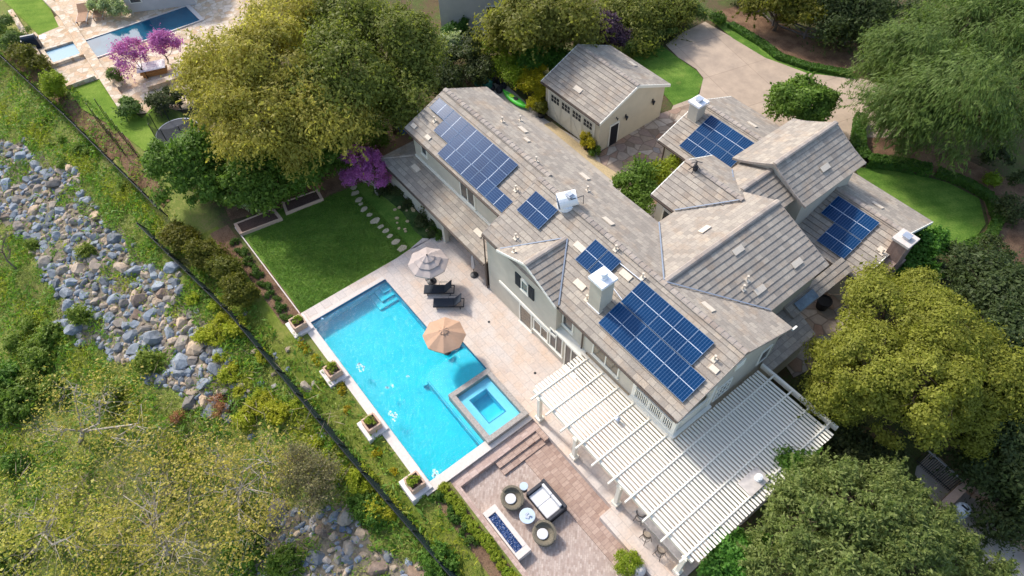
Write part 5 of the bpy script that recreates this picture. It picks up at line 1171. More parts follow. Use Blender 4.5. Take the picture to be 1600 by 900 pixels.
# ------------------------------------------------------------------ foliage
def quads_mesh(name, V, mat, per=4):
    """V: (n, per, 3) separate leaf faces"""
    n = len(V); me = bpy.data.meshes.new(name); me.vertices.add(n * per); me.vertices.foreach_set('co', V.astype(np.float32).ravel())
    me.loops.add(n * per); me.loops.foreach_set('vertex_index', np.arange(n * per, dtype=np.int32)); me.polygons.add(n)
    me.polygons.foreach_set('loop_start', np.arange(0, n * per, per, dtype=np.int32)); me.update(calc_edges=True); me.materials.append(MAT[mat]); return me
def unit(v): return v / (np.linalg.norm(v, axis=-1, keepdims=True) + 1e-9)
def sphere(rng, n, zmin=-1.0):
    z = rng.uniform(zmin, 1, n); a = rng.uniform(0, 2 * np.pi, n); r = np.sqrt(1 - z * z); return np.stack([r * np.cos(a), r * np.sin(a), z], -1)
def leaves(rng, P, Nn, ln, wd, droop=0.0, curl=.6, spread=.35):
    """rhombic leaf faces at P, facing roughly along Nn"""
    n = len(P); nr = unit(Nn + rng.normal(0, spread, (n, 3)) * 1.1)
    t = rng.normal(0, 1, (n, 3))
    if droop: t = t * (1 - droop) + droop * (unit(Nn) * [1, 1, .3] + np.array([0, 0, -1.3])) * 1.6
    t = unit(t - nr * np.sum(t * nr, -1, keepdims=True)); s = np.cross(nr, t)
    sz = np.clip(rng.lognormal(0, .32, (n, 1)), .45, 2.1); l = ln * sz * rng.uniform(.75, 1.2, (n, 1)); w = wd * sz * rng.uniform(.75, 1.2, (n, 1))
    return np.stack([P - t * l / 2, P + s * w / 2 + nr * w * .12 * curl, P + t * l / 2, P - s * w / 2 + nr * w * .12 * curl], 1)
def crown_pts(rng, lobes, nclump, rcl, nleaf, zmin=-.45, flat=.8, rmin=.5, spray=0.):
    """points spread through leaf clumps that cover the lobes; returns points and outward directions"""
    C, D, W = [], [], []; area = np.array([r[0] * r[1] for _, r in lobes]); area = area / area.sum()
    for li, ((c, r), a) in enumerate(zip(lobes, area)):
        k = max(4, int(nclump * a)); d = sphere(rng, k, zmin); rr = rng.uniform(rmin, 1.05, (k, 1)) ** .6 * np.where(rng.random((k, 1)) < .18, rng.uniform(1.05, 1.28, (k, 1)), 1)
        q = np.array(c) + d * np.array(r) * rr; keep = np.ones(k, bool)
        for c2, r2 in lobes:
            if c2 is not c: keep &= np.linalg.norm((q - np.array(c2)) / np.array(r2), axis=1) > .6
        C.append(q[keep]); D.append(d[keep]); W.append(np.full(int(keep.sum()), li))
    C, D, W = np.concatenate(C), np.concatenate(D), np.concatenate(W); k = len(C); S = rcl * rng.lognormal(0, .38, k)
    w = S ** 1.8; idx = rng.choice(k, nleaf, p=w / w.sum()); d = sphere(rng, nleaf, -1)
    d = unit(d + D[idx] * .5 + [0, 0, .3]); rad = S[idx][:, None] * (rng.uniform(0.1, 1, (nleaf, 1)) ** .36) * np.exp(rng.normal(0, .12, (nleaf, 1)))
    P = C[idx] + d * rad * np.array([1.15, 1.15, flat])
    if spray:                                                       # leaves strung along shoots that stick out of each clump
        ns = 16; sd = unit(rng.normal(0, .62, (k, ns, 3)) + D[:, None, :] * 1.0 + [0, 0, .15]); sl = S[:, None] * rng.uniform(.85, 1.75, (k, ns))
        on = rng.random(nleaf) < spray; j = rng.integers(0, ns, nleaf); u = rng.random((nleaf, 1)) ** .7
        Q = C[idx] + sd[idx, j] * sl[idx, j][:, None] * u + rng.normal(0, .055, (nleaf, 3)) * (1.5 - u) + np.array([0, 0, -.18]) * u ** 2 * sl[idx, j][:, None]
        P = np.where(on[:, None], Q, P); d = np.where(on[:, None], unit(unit(rng.normal(0, 1, (nleaf, 3))) * .6 + [0, 0, .7]), d)
    return P, unit(d + D[idx] * .22 + [0, 0, .2]), (C, W)
def limbs(b, rng, base, r, lobes, CW, share=.4, n=6):
    """trunk, one bough to each lobe, twigs from the boughs to the leaf clumps"""
    C, W = CW; base = np.array(base, float); cs = [np.array(c) for c, _ in lobes]; top = np.mean(cs, 0); fork = base + (top - base) * [.35, .35, .4]
    k = rng.normal(0, .1, 3); b.tube([base, base + (fork - base) * .5 + k, fork], [r * 1.3, r, r * .9], 8)
    for li, c in enumerate(cs):
        m = fork + (c - fork) * .5 + rng.normal(0, .12, 3) * np.linalg.norm(c - fork) * [1, 1, .5]; m2 = fork + (c - fork) * .78 + rng.normal(0, .08, 3) * np.linalg.norm(c - fork); pts = [fork, m, m2, c]
        b.tube(pts, [r * .6, r * .42, r * .3, r * .18], n)
        P4 = [np.array(x) for x in pts]; R4 = [r * .6, r * .42, r * .3, r * .18]
        for q in C[W == li]:
            if rng.random() > share: continue
            f = rng.uniform(.7, 2.99); t = int(f); s = P4[t] + (P4[t + 1] - P4[t]) * (f - t); ln_ = np.linalg.norm(q - s); h = s + (q - s) * .4 + rng.normal(0, .22, 3) * ln_; g = s + (q - s) * .75 + rng.normal(0, .12, 3) * ln_
            b.tube([s, h, g, q], [R4[t] * .5, R4[t] * .34, R4[t] * .2, r * .03], 4, cap=False)
            for e in range(2): w = q + rng.normal(0, .55, 3); b.tube([g, (g + w) / 2 + rng.normal(0, .12, 3), w], [r * .07, r * .05, r * .02], 3, cap=False)
LF, LNUM = .66, 1.9
def tree(name, label, cat, lobes_px, leafmat, nleaf, ln, wd, rcl, nclump, barkm='bark', trunk=.22, group=None, seed=1, droop=0., zmin=-.45, flat=.8, base=None, rz=.75, spread=.35, bare=0, rmin=.5, spray=.35):
    """lobes_px: (u, v, radius in photo pixels, height of its centre)"""
    rng = np.random.default_rng(seed); lobes = []; nleaf = int(nleaf * LNUM); ln *= LF; wd *= LF
    for u, v, r, z in lobes_px:
        p = att(u, v, z); c = np.array([p[0], p[1], p[2] + z]); R = max(px(c, r) - .95 * rcl, px(c, r) * .55); lobes.append((c, (R, R, min(R * rz, z * 1.1))))
    if base is None:
        m = np.mean([c for c, _ in lobes], 0); base = np.array([m[0], m[1], float(ground(m[0], m[1])) - .1])
    t = thing(name, label, cat, base, group)
    P, Nn, C = crown_pts(rng, lobes, int(nclump * .5), rcl * 1.15, nleaf, zmin, flat, rmin, spray)
    zg = ground(P[:, 0], P[:, 1]) + .05; P[:, 2] = np.maximum(P[:, 2], zg)
    V = leaves(rng, P, Nn, ln, wd, droop, spread=spread)
    if trunk:
        b = B(); limbs(b, rng, base, trunk, lobes, C, .38 if bare else .25); b.build('trunk', barkm, t, smooth=True)
    me = quads_mesh('crown', V - base, leafmat); o = bpy.data.objects.new('crown', me); COL.objects.link(o); o.parent = t; return t

big = dict(ln=.34, wd=.2)
tree('oak_tree', 'dense dark oak filling the gap beside the long house', 'tree', [(545, 120, 78, 8), (620, 70, 70, 8), (640, 150, 55, 6), (560, 30, 70, 8), (596, 160, 36, 4.5), (660, 110, 40, 5)], 'oak_leaf', 42000, .34, .2, 1.0, 260, trunk=.4, seed=2)
tree('willow_tree', 'big golden olive willow tree in front of the dark oak', 'tree', [(362, 110, 70, 7.5), (430, 90, 80, 9), (400, 180, 80, 7), (490, 170, 70, 7), (440, 30, 62, 8), (345, 175, 42, 5), (470, 230, 45, 5), (528, 182, 30, 5)], 'willow_leaf', 56000, .36, .15, 1.0, 330, trunk=.4, seed=3, droop=.4)
tree('citrus_tree', 'glossy green tree behind the raised beds, nearest the fence', 'tree', [(288, 262, 58, 2.6), (330, 235, 42, 2.8), (322, 292, 42, 2.0)], 'lush_leaf', 15000, .34, .19, .55, 120, trunk=.16, seed=4)
tree('citrus_tree', 'glossy green tree behind the raised beds, between its two neighbours', 'tree', [(398, 262, 48, 2.8), (372, 290, 40, 2.0), (430, 290, 36, 1.8)], 'lush_leaf', 15000, .34, .19, .55, 110, trunk=.16, seed=5)
tree('citrus_tree', 'glossy green tree behind the raised beds, nearest the purple tree', 'tree', [(475, 250, 48, 2.8), (505, 228, 34, 2.4), (455, 285, 28, 1.4), (530, 245, 22, 1.6)], 'lush_leaf', 15000, .34, .19, .55, 110, trunk=.16, seed=6)
tree('citrus_tree', 'pale leafed green shrub between the two raised beds', 'shrub', [(395, 312, 22, 1.0), (370, 300, 20, 1.0)], 'pale_leaf', 3500, .3, .14, .4, 40, trunk=.07, seed=61)
tree('redbud_tree', 'purple flowering redbud at the end of the low wing', 'tree', [(564, 248, 30, 2.8), (584, 262, 28, 2.4), (560, 274, 26, 2.0), (592, 282, 20, 1.8)], 'redbud_leaf', 6500, .2, .11, .38, 90, 'pale_bark', .09, seed=7, base=np.array([*at(591, 304)[:2], -.1]), bare=16)
tree('redbud_tree', 'purple flowering redbud beside the far pool, nearer the small spa', 'tree', [(204, 78, 24, 2.4), (192, 92, 20, 2.2), (222, 88, 16, 2.0)], 'redbud_leaf', 2600, .24, .12, .4, 60, 'bark', .07, seed=8, base=np.array([*at(231, 122)[:2], -.1]), bare=16)
tree('redbud_tree', 'purple flowering redbud beside the far pool, nearer the big willow', 'tree', [(256, 65, 24, 2.4), (268, 74, 16, 2.0), (243, 72, 14, 2.0)], 'redbud_leaf', 2600, .24, .12, .4, 60, 'bark', .07, seed=9, base=np.array([*at(262, 100)[:2], -.1]), bare=16)
tree('flowering_shrub', 'pale white flowered shrub in front of the grey house wall', 'shrub', [(700, 72, 22, 1.8), (688, 84, 16, 1.4), (716, 80, 14, 1.4)], 'pale_leaf', 5000, .3, .2, .45, 60, trunk=.08, seed=10)
tree('leafy_tree', 'tall green tree behind the yellow hedge and garage', 'tree', [(815, 35, 62, 6), (870, 28, 58, 6), (892, 58, 34, 4), (790, 60, 36, 4), (845, -5, 50, 6)], 'oak_leaf', 26000, .36, .24, .95, 170, trunk=.32, seed=11)
tree('leafy_shrub', 'bright green bush behind the garage roof corner', 'shrub', [(838, 82, 30, 2.6), (868, 92, 22, 2.4), (812, 76, 20, 2.2)], 'bright_leaf', 7000, .3, .2, .5, 70, trunk=.1, seed=12)
tree('yellow_hedge', 'golden yellow clipped hedge beside the green kayak', 'hedge', [(836, 138, 20, 1.7), (840, 120, 20, 1.7), (820, 122, 16, 1.7), (836, 158, 12, 1.0)], 'yellow_leaf', 8000, .22, .14, .35, 90, trunk=0, seed=13)
tree('yellow_shrub', 'tall yellow green bush between the oak and the yellow hedge', 'shrub', [(780, 78, 18, 2.4), (792, 100, 20, 2.0), (800, 118, 18, 1.6), (776, 100, 14, 1.6)], 'lime_leaf', 7000, .24, .14, .4, 80, trunk=.08, seed=14)
tree('dark_shrub', 'dark green thicket below the grey house path', 'shrub', [(740, 72, 30, 1.6), (720, 100, 34, 1.8), (755, 110, 26, 1.5), (690, 120, 30, 1.8), (728, 130, 22, 1.2)], 'dark_leaf', 12000, .3, .18, .55, 120, trunk=.08, seed=15)
tree('low_hedge', 'low green hedge under the window of the grey house', 'hedge', [(714, 44, 14, .7), (728, 38, 12, .7), (700, 50, 12, .7)], 'hedge_leaf', 3000, .26, .15, .35, 40, trunk=0, seed=16)
tree('plum_tree', 'dark purple leafed tree behind the garage', 'tree', [(946, 42, 26, 3.6), (960, 58, 20, 3.0), (935, 62, 18, 2.6)], 'plum_leaf', 8000, .3, .18, .55, 80, trunk=.12, seed=17)
tree('leafy_tree', 'dark green tree beside the purple leafed tree', 'tree', [(1000, 34, 44, 1.7), (1045, 22, 36, 1.3), (1070, 34, 22, 1.1), (985, 54, 24, 1.4), (975, 10, 40, 2.4)], 'oak_leaf', 20000, .34, .2, .8, 130, trunk=.25, seed=18)
tree('sage_shrub', 'dusty grey green shrub at the edge of the garage lawn', 'shrub', [(1000, 66, 20, 1.0), (1022, 60, 16, 1.0), (985, 72, 16, 1.0), (1085, 20, 18, 1.4), (1050, 52, 14, .9)], 'greygreen_leaf', 6500, .26, .12, .4, 80, trunk=0, seed=19)
tree('round_shrub', 'small dark round bush at the driveway corner', 'shrub', [(1120, 29, 11, .7)], 'hedge_leaf', 1500, .22, .13, .25, 24, trunk=0, seed=20)
tree('leafy_tree', 'yellow green tree beyond the timber rail fence', 'tree', [(1215, 14, 30, 2.6), (1250, 26, 30, 2.6), (1190, 0, 26, 2.6), (1230, -8, 36, 3.4)], 'olive_shrub_leaf', 11000, .34, .22, .7, 90, trunk=.18, seed=21)
tree('pine_tree', 'dark green tree beyond the timber rail fence beside the feathery tree', 'tree', [(1310, 24, 38, 3), (1350, 26, 40, 3), (1282, 44, 20, 2), (1330, 50, 22, 2), (1380, 50, 30, 2.4), (1320, -10, 44, 4)], 'dark_leaf', 18000, .36, .16, .8, 130, trunk=.22, seed=22)
tree('round_tree', 'round glossy green tree beside the driveway and rear roof', 'tree', [(1258, 158, 40, 3.2), (1240, 170, 30, 2.8), (1282, 166, 28, 2.8), (1255, 140, 24, 3.4)], 'lush_leaf', 15000, .3, .18, .5, 120, trunk=.16, seed=23)
tree('pepper_tree', 'huge feathery grey green pepper tree over the driveway end', 'tree', [(1390, 150, 46, 4), (1378, 188, 32, 3), (1400, 90, 46, 4.5), (1440, 95, 84, 6), (1520, 70, 80, 7), (1430, 165, 66, 5), (1500, 150, 80, 6.5), (1570, 120, 70, 6), (1480, 215, 54, 4), (1420, 225, 40, 3), (1560, 30, 70, 7), (1590, 200, 50, 4.5)], 'greygreen_leaf', 90000, .46, .09, .95, 420, trunk=.45, seed=24, droop=.75, flat=1.0, spread=.3, spray=.5)
tree('cypress_tree', 'big golden green tree with bumpy foliage beside the low corner roof', 'tree', [(1390, 500, 66, 5.5), (1465, 520, 70, 6), (1360, 580, 72, 5.5), (1440, 600, 74, 6), (1520, 590, 64, 5.5), (1320, 610, 50, 4), (1300, 560, 34, 3), (1410, 660, 50, 4), (1500, 650, 52, 4.5), (1360, 455, 32, 4), (1440, 460, 40, 5), (1540, 540, 40, 5)], 'cypress_leaf', 85000, .22, .13, .44, 1100, trunk=.4, seed=25, flat=.95, spread=.3, rmin=.8, spray=.12)
tree('live_oak', 'large grey green oak below the pergola corner', 'tree', [(1270, 830, 72, 4.6), (1330, 785, 66, 5), (1385, 815, 66, 5), (1320, 880, 80, 5), (1410, 880, 72, 4.6), (1225, 880, 56, 3.6), (1450, 850, 44, 3.6), (1372, 750, 38, 4), (1290, 760, 36, 3.6), (1490, 880, 42, 2.4), (1470, 822, 36, 2.8), (1535, 890, 36, 1.8), (1500, 845, 26, 1.8), (1240, 810, 34, 3), (1440, 800, 30, 3.4)], 'feather_oak_leaf', 85000, .26, .1, .55, 620, trunk=.42, seed=26, spread=.4, flat=1.0, rmin=.55, spray=.75)
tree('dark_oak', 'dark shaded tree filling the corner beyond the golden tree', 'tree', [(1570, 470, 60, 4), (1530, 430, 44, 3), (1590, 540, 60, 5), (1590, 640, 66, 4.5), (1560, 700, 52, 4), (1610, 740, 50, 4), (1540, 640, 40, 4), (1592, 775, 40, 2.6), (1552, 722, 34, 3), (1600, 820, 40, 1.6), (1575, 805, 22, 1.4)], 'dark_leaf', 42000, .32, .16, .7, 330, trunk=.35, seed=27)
tree('garden_shrub', 'bright green bush beside the brick chimney', 'shrub', [(1440, 392, 24, 1.8), (1460, 378, 14, 1.6), (1425, 420, 26, 1.4), (1450, 430, 20, 1.2)], 'bright_leaf', 7000, .28, .18, .42, 80, trunk=.08, seed=28)
tree('courtyard_tree', 'dark green shrub tree squeezed into the courtyard corner', 'tree', [(990, 285, 24, 2.4), (1004, 298, 22, 2.2), (975, 282, 14, 1.8), (1008, 318, 18, 2.0)], 'lush_leaf', 9000, .24, .15, .4, 90, trunk=.09, seed=29)
tree('courtyard_shrub', 'yellow green shrub against the courtyard wall', 'shrub', [(1030, 272, 17, 1.8), (1048, 262, 15, 2.0), (1020, 284, 13, 1.4)], 'lime_leaf', 5000, .22, .14, .34, 60, trunk=.06, seed=30)
tree('leafy_shrub', 'bright green shrub tucked under the pergola corner', 'shrub', [(1150, 868, 34, 2.2), (1120, 884, 26, 1.8), (1180, 856, 26, 2.0), (1160, 900, 30, 2)], 'bright_leaf', 9000, .24, .16, .42, 90, trunk=.08, seed=31)
tree('leafy_shrub', 'green vine shrub growing through the pergola edge', 'shrub', [(1240, 716, 12, 3.2), (1232, 728, 8, 3.1), (1252, 738, 20, 2.4), (1262, 726, 14, 2.4)], 'lush_leaf', 4000, .24, .15, .35, 50, trunk=.06, seed=32)
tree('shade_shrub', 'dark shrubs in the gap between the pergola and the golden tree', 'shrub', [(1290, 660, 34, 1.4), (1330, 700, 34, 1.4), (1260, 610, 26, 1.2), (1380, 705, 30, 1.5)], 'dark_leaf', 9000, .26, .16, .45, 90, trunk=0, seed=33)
tree('garden_shrub', 'light green conical bush on the neighbour slope near the dark fence', 'shrub', [(84, 130, 17, 1.8), (80, 145, 16, 1.2)], 'lime_leaf', 4000, .26, .12, .35, 50, trunk=.05, seed=34)
tree('garden_shrub', 'olive yellow bush below the narrow garden wall', 'shrub', [(42, 88, 16, 1.2), (56, 100, 14, 1.0), (30, 80, 12, 1.0)], 'olive_shrub_leaf', 4500, .26, .14, .38, 50, trunk=.05, seed=35)
tree('garden_shrub', 'grey green planting under the narrow garden wall', 'shrub', [(14, 66, 18, 1.0), (30, 50, 14, .8), (8, 40, 16, .8)], 'greygreen_leaf', 4000, .26, .12, .38, 50, trunk=0, seed=36)
tree('flowering_shrub', 'white flowering hedge behind the wooden chaise lounges', 'hedge', [(170, 12, 16, 1.2), (185, 18, 13, 1.0), (155, 5, 16, 1.2), (190, 6, 12, 1.2)], 'pale_leaf', 5500, .26, .15, .38, 70, trunk=0, seed=37)
tree('flowering_shrub', 'green flowering planter shrub by the trampoline', 'shrub', [(204, 168, 15, .9), (200, 158, 12, .8)], 'greygreen_leaf', 2600, .26, .15, .34, 36, trunk=0, seed=38)
tree('garden_shrub', 'dark flowering bush below the stone bench wall', 'shrub', [(262, 154, 20, 1.1), (248, 160, 14, .9), (285, 150, 16, 1.1)], 'dark_leaf', 3600, .26, .15, .38, 50, trunk=0, seed=39)
tree('garden_shrub', 'small bush growing on the neighbour terrace near the bench', 'shrub', [(178, 120, 10, .9), (173, 112, 8, .8)], 'greygreen_leaf', 1500, .24, .13, .28, 24, trunk=0, seed=40)
for i, (u, v, r) in enumerate(((282, 372, 24), (318, 398, 25), (352, 420, 19), (376, 452, 24))):
    tree('olive_shrub', ('rounded olive shrub in the row inside the fence, farthest from the pool', 'rounded olive shrub in the row inside the fence, second from the gap in the fence', 'smallest olive shrub in the row inside the fence', 'rounded olive shrub in the row inside the fence, nearest the pool')[i], 'shrub', [(u, v, r, 1.0), (u - 10, v - 6, r * .7, .9), (u + 8, v + 5, r * .7, .9)], 'olive_shrub_leaf', 6000, .2, .12, .32, 80, trunk=.05, seed=50 + i, group='olive shrubs inside the fence')
def hedge(label, pts, w, h, leafm, n, seed, group=None, z=0.):
    rng = np.random.default_rng(seed); P = [at(u, v, z)[:2] for u, v in pts]; seg = [(np.array(a), np.array(d)) for a, d in zip(P[:-1], P[1:])]; L_ = np.array([np.linalg.norm(d - a) for a, d in seg]); base = np.array([*P[0], z])
    t = thing('clipped_hedge', label, 'hedge', base, group); i = rng.choice(len(seg), n, p=L_ / L_.sum()); s = rng.random((n, 1)); A = np.array([a for a, _ in seg])[i]; D_ = np.array([d for _, d in seg])[i]; q = A + (D_ - A) * s
    e = unit(D_ - A); nn = np.stack([-e[:, 1], e[:, 0]], -1); side = rng.uniform(-1, 1, (n, 1)); top = rng.random(n) < .5
    off = np.where(top[:, None], side, np.sign(side)) * w / 2; zz = np.where(top, h * rng.uniform(.88, 1.06, n), h * rng.random(n))
    Pp = np.concatenate([q + nn * off + rng.normal(0, .03, (n, 2)), (z + zz)[:, None]], 1); Nn = np.concatenate([nn * np.where(top[:, None], 0, np.sign(side)), np.where(top, 1., .2)[:, None]], 1)
    o = bpy.data.objects.new('crown', quads_mesh('crown', leaves(rng, Pp, Nn, .17, .12) - base, leafm)); COL.objects.link(o); o.parent = t
hedge('clipped dark green hedge curving along the edge of the driveway', [(1342, 188), (1338, 215), (1340, 240), (1352, 256), (1400, 262), (1450, 272)], .9, .8, 'hedge_leaf', 9000, 70)
hedge('low clipped green hedge around the front lawn', [(1462, 272), (1510, 290), (1545, 312), (1558, 345), (1545, 372), (1500, 392)], .7, .5, 'hedge_leaf', 7000, 71)
hedge('low green border strip along the driveway edge below the bank', [(1140, 40), (1190, 70), (1215, 90), (1262, 106), (1330, 118)], .8, .35, 'hedge_leaf', 6000, 72)
tree('bed_planting', 'low dark green planting between the stepping stones and the low wing', 'shrub', [(640, 296, 14, .3), (655, 312, 16, .35), (672, 332, 16, .35), (684, 350, 14, .35), (622, 300, 12, .2), (640, 322, 12, .15), (660, 345, 14, .2), (604, 300, 10, .2), (676, 364, 10, .2)], 'dark_leaf', 6000, .2, .12, .26, 120, trunk=0, seed=131)
tree('understory_shrub', 'dark shrubs growing in the shade under the golden olive willow', 'shrub', [(420, 232, 30, 1.0), (460, 215, 30, 1.0), (520, 225, 30, 1.0), (560, 205, 26, 1.0), (365, 255, 26, 1.0), (590, 215, 20, .8), (330, 300, 24, .8)], 'lush_leaf', 10000, .28, .17, .5, 110, trunk=0, seed=121)
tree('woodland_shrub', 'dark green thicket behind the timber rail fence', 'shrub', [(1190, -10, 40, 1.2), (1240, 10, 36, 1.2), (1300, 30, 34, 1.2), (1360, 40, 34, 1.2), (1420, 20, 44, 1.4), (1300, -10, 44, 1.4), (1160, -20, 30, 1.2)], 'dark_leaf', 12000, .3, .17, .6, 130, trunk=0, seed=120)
tree('lime_shrub', 'small bright yellow green bush in the bare bed under the pepper tree', 'shrub', [(1547, 279, 10, .7)], 'lime_leaf', 1500, .22, .13, .28, 24, trunk=0, seed=73)
tree('round_shrub', 'dark low shrubs in the shaded bed beyond the front lawn', 'shrub', [(1590, 330, 24, .9), (1560, 250, 20, .9), (1600, 280, 20, 1.), (1500, 400, 24, 1.0), (1470, 415, 18, .9), (1555, 400, 26, 1)], 'dark_leaf', 6500, .26, .15, .4, 80, trunk=0, seed=74)
# small clipped plants
def shrub_proto(name, leafm, n, R, ln, wd, rz=.85, rcl=.3, ncl=26, seed=0, zmin=-.2, spray=.25):
    n = int(n * 1.7); rng = np.random.default_rng(seed); P, Nn, C = crown_pts(rng, [(np.array([0, 0, R * rz * .7]), (R, R, R * rz))], ncl, R * rcl, n, zmin, .9, .4, spray); P[:, 2] = np.maximum(P[:, 2], .01)
    t = thing(name, 'x', 'shrub'); o = bpy.data.objects.new('crown', quads_mesh('crown', leaves(rng, P, Nn, ln * .75, wd * .75), leafm)); COL.objects.link(o); o.parent = t
    b = B(); b.tube([(0, 0, -.15), (.01, 0, R * .6)], [R * .07, R * .03], 5); b.build('stem', 'bark', t); return t
ball = shrub_proto('boxwood_ball', 'lime_leaf', 1300, .28, .09, .06, .95, .34, 30, 80, -.2, 0)
balls = [(695, 762), (705, 776), (714, 788), (719, 798), (730, 812), (740, 822), (748, 834), (759, 845), (767, 857), (776, 869), (785, 881), (793, 893), (801, 905)]
for i, (u, v) in enumerate(balls):
    p = att(u, v, .3); place(ball, i > 0, (p[0], p[1], p[2] - .02), i * 1.3, random.uniform(.9, 1.15), 'small round clipped bush in the row outside the low brick wall', 'round bushes along the brick wall')
soft = shrub_proto('border_plant', 'hedge_leaf', 900, .42, .16, .09, .7, .4, 26, 81)
for i, (u, v) in enumerate(((684, 772), (698, 784), (707, 796), (712, 808), (724, 822), (736, 846))):
    p = att(u, v, .2); place(soft, i > 0, (p[0], p[1], p[2] - .02), i * 1.7, random.uniform(.55, .85), 'loose soft green plant beside the row of round bushes', 'loose plants by the round bushes')
bud = shrub_proto('edging_plant', 'hedge_leaf', 500, .26, .12, .07, .8, .4, 18, 82)
for i in range(15):
    u, v = 376 + 85 * i / 14 - 6, 372 + 122 * i / 14 + (4 if i % 2 else 0); p = att(u + random.uniform(-3, 3), v + 8); place(bud, i > 0, (p[0], p[1], p[2]), i * 2.1, random.uniform(.7, 1.2), 'small tufted green plant in the row beside the lawn edging', 'small plants along the lawn edging')
daisy = shrub_proto('flower_tuft', 'yellow_leaf', 260, .2, .1, .07, .6, .4, 12, 83)
for i, (u, v) in enumerate(((472, 533), (476, 540), (480, 548), (491, 561), (497, 570), (533, 605), (537, 612), (618, 736), (590, 706), (541, 640))):
    p = att(u, v); place(daisy, i > 0, (p[0], p[1], p[2]), i, random.uniform(.8, 1.2), 'small yellow flower tuft below the outer pool edge', 'yellow flower tufts below the pool')
pp = shrub_proto('planter_plant', 'lime_leaf', 600, .24, .1, .06, .9, .4, 16, 84)
for i, w in enumerate(('at the lawn end of the pool', 'second from the lawn along the pool', 'third from the lawn along the pool', 'at the brick patio end of the pool')):
    place(pp, i > 0, ((-.16, 4.78, 9.7, 14.62)[i], -6.95, .6), i, 1.0 + .15 * (i % 2), 'yellow green plant in the planter ' + w, 'plants in the pool planters')
for (p, leafm, R, lab, sd) in ((POT[0], 'olive_shrub_leaf', .5, 'clipped round bush in the pot at the garage corner', 85), (POT[1], 'yellow_leaf', .5, 'yellow shrub in the pot by the garage door', 86)):
    o = shrub_proto('potted_shrub', leafm, 2200, R, .14, .08, 1.2, .36, 34, sd); place(o, False, p - [0, 0, .1], 0, 1, lab)
o = shrub_proto('potted_shrub', 'lush_leaf', 1200, .42, .14, .08, .9, .36, 30, 87); p = at(929, 240); place(o, False, (p[0], p[1], 0), 0, 1, 'low dark green bush at the foot of the garage corner')
o = shrub_proto('boxwood_ball', 'lime_leaf', 3000, .62, .1, .07, .95, .3, 50, 88); p = at(981, 880, 0); place(o, False, (p[0], p[1], -.5), 0, 1, 'large round clipped bush at the end of the brick patio steps')
p = at(1000, 888, 0); b = B(); b.lathe([(.2, -.9), (.34, -.6), (.38, -.2), (.3, .12), (.12, .2)], 14, (p[0], p[1], 0)); tag(b.build('stone_urn', 'pedestal_stone', smooth=True), 'pale stone urn beside the large round bush', 'urn')
for i, (u, v) in enumerate(((676, 332), (668, 318), (655, 305), (682, 350), (645, 292), (636, 282), (688, 362), (626, 276))):
    p = at(u, v, .3); o = soft if False else copy_tree(soft); o.name = 'border_plant'; o.location = (p[0], p[1] - .1, 0); o.rotation_euler.z = i * 2.2; o.scale = (.9 + .08 * (i % 3),) * 3; o['label'] = 'soft green plant against the wall of the low wing'; o['group'] = 'plants along the low wing wall'

# ------------------------------------------------------------------ riprap boulders on the slope
def rock_mesh(seed):
    rng = np.random.default_rng(seed); bm = __import__('bmesh').new(); __import__('bmesh').ops.create_icosphere(bm, subdivisions=2, radius=.5)
    pl_ = [(unit(rng.normal(0, 1, 3)), rng.uniform(.26, .42)) for _ in range(11)]; sc = np.array([rng.uniform(.85, 1.35), rng.uniform(.7, 1.0), rng.uniform(.55, .8)])
    for v in bm.verts:
        p = np.array(v.co)
        for n_, d in pl_:
            e = np.dot(p, n_) - d
            if e > 0: p = p - n_ * e
        p = p * sc * 1.25 + rng.normal(0, .012, 3); v.co = p
    me = bpy.data.meshes.new('boulder'); bm.to_mesh(me); bm.free(); return me
RM = [rock_mesh(200 + i) for i in range(9)]
RMM = {}
for m_ in ('blue_rock', 'tan_rock', 'rust_rock', 'brown_rock'):
    RMM[m_] = []
    for r in RM:
        q = r.copy(); q.materials.append(MAT[m_]); RMM[m_].append(q)
def in_poly(u, v, P):
    c = False
    for i in range(len(P)):
        a, q = P[i], P[i - 1]
        if (a[1] > v) != (q[1] > v) and u < (q[0] - a[0]) * (v - a[1]) / (q[1] - a[1]) + a[0]: c = not c
    return c
def in_polys(U, V, P):
    c = np.zeros(len(U), bool)
    for i in range(len(P)):
        a, q = P[i], P[i - 1]
        if a[1] != q[1]: c ^= ((a[1] > V) != (q[1] > V)) & (U < (q[0] - a[0]) * (V - a[1]) / (q[1] - a[1]) + a[0])
    return c
RIP = [(-30, 205), (20, 222), (60, 245), (125, 285), (150, 330), (195, 360), (215, 410), (262, 432), (300, 470), (330, 520), (368, 565), (385, 610), (360, 650), (330, 650), (290, 610), (240, 590), (180, 560), (110, 520), (85, 500), (105, 470), (80, 440), (60, 400), (40, 370), (0, 350), (-40, 340)]
RIP2 = [(395, 900), (400, 860), (450, 800), (530, 790), (560, 830), (610, 870), (660, 890), (670, 930), (390, 930)]
def rough_edge(P, k=3, a=9, s=1):
    r_ = random.Random(s); out = []
    for i in range(len(P)):
        p, q = P[i], P[(i + 1) % len(P)]
        for j in range(k): out.append((p[0] + (q[0] - p[0]) * j / k + r_.uniform(-a, a), p[1] + (q[1] - p[1]) * j / k + r_.uniform(-a, a)))
    return out
draped('scree', [tuple(att(u, v)[:2]) for u, v in rough_edge(RIP)], 'scree_soil', .04, .4); draped('scree', [tuple(att(u, v)[:2]) for u, v in rough_edge(RIP2)], 'scree_soil', .04, .4)
RIP = rough_edge(RIP, 4, 15, 5); RIP2 = rough_edge(RIP2, 4, 15, 6)
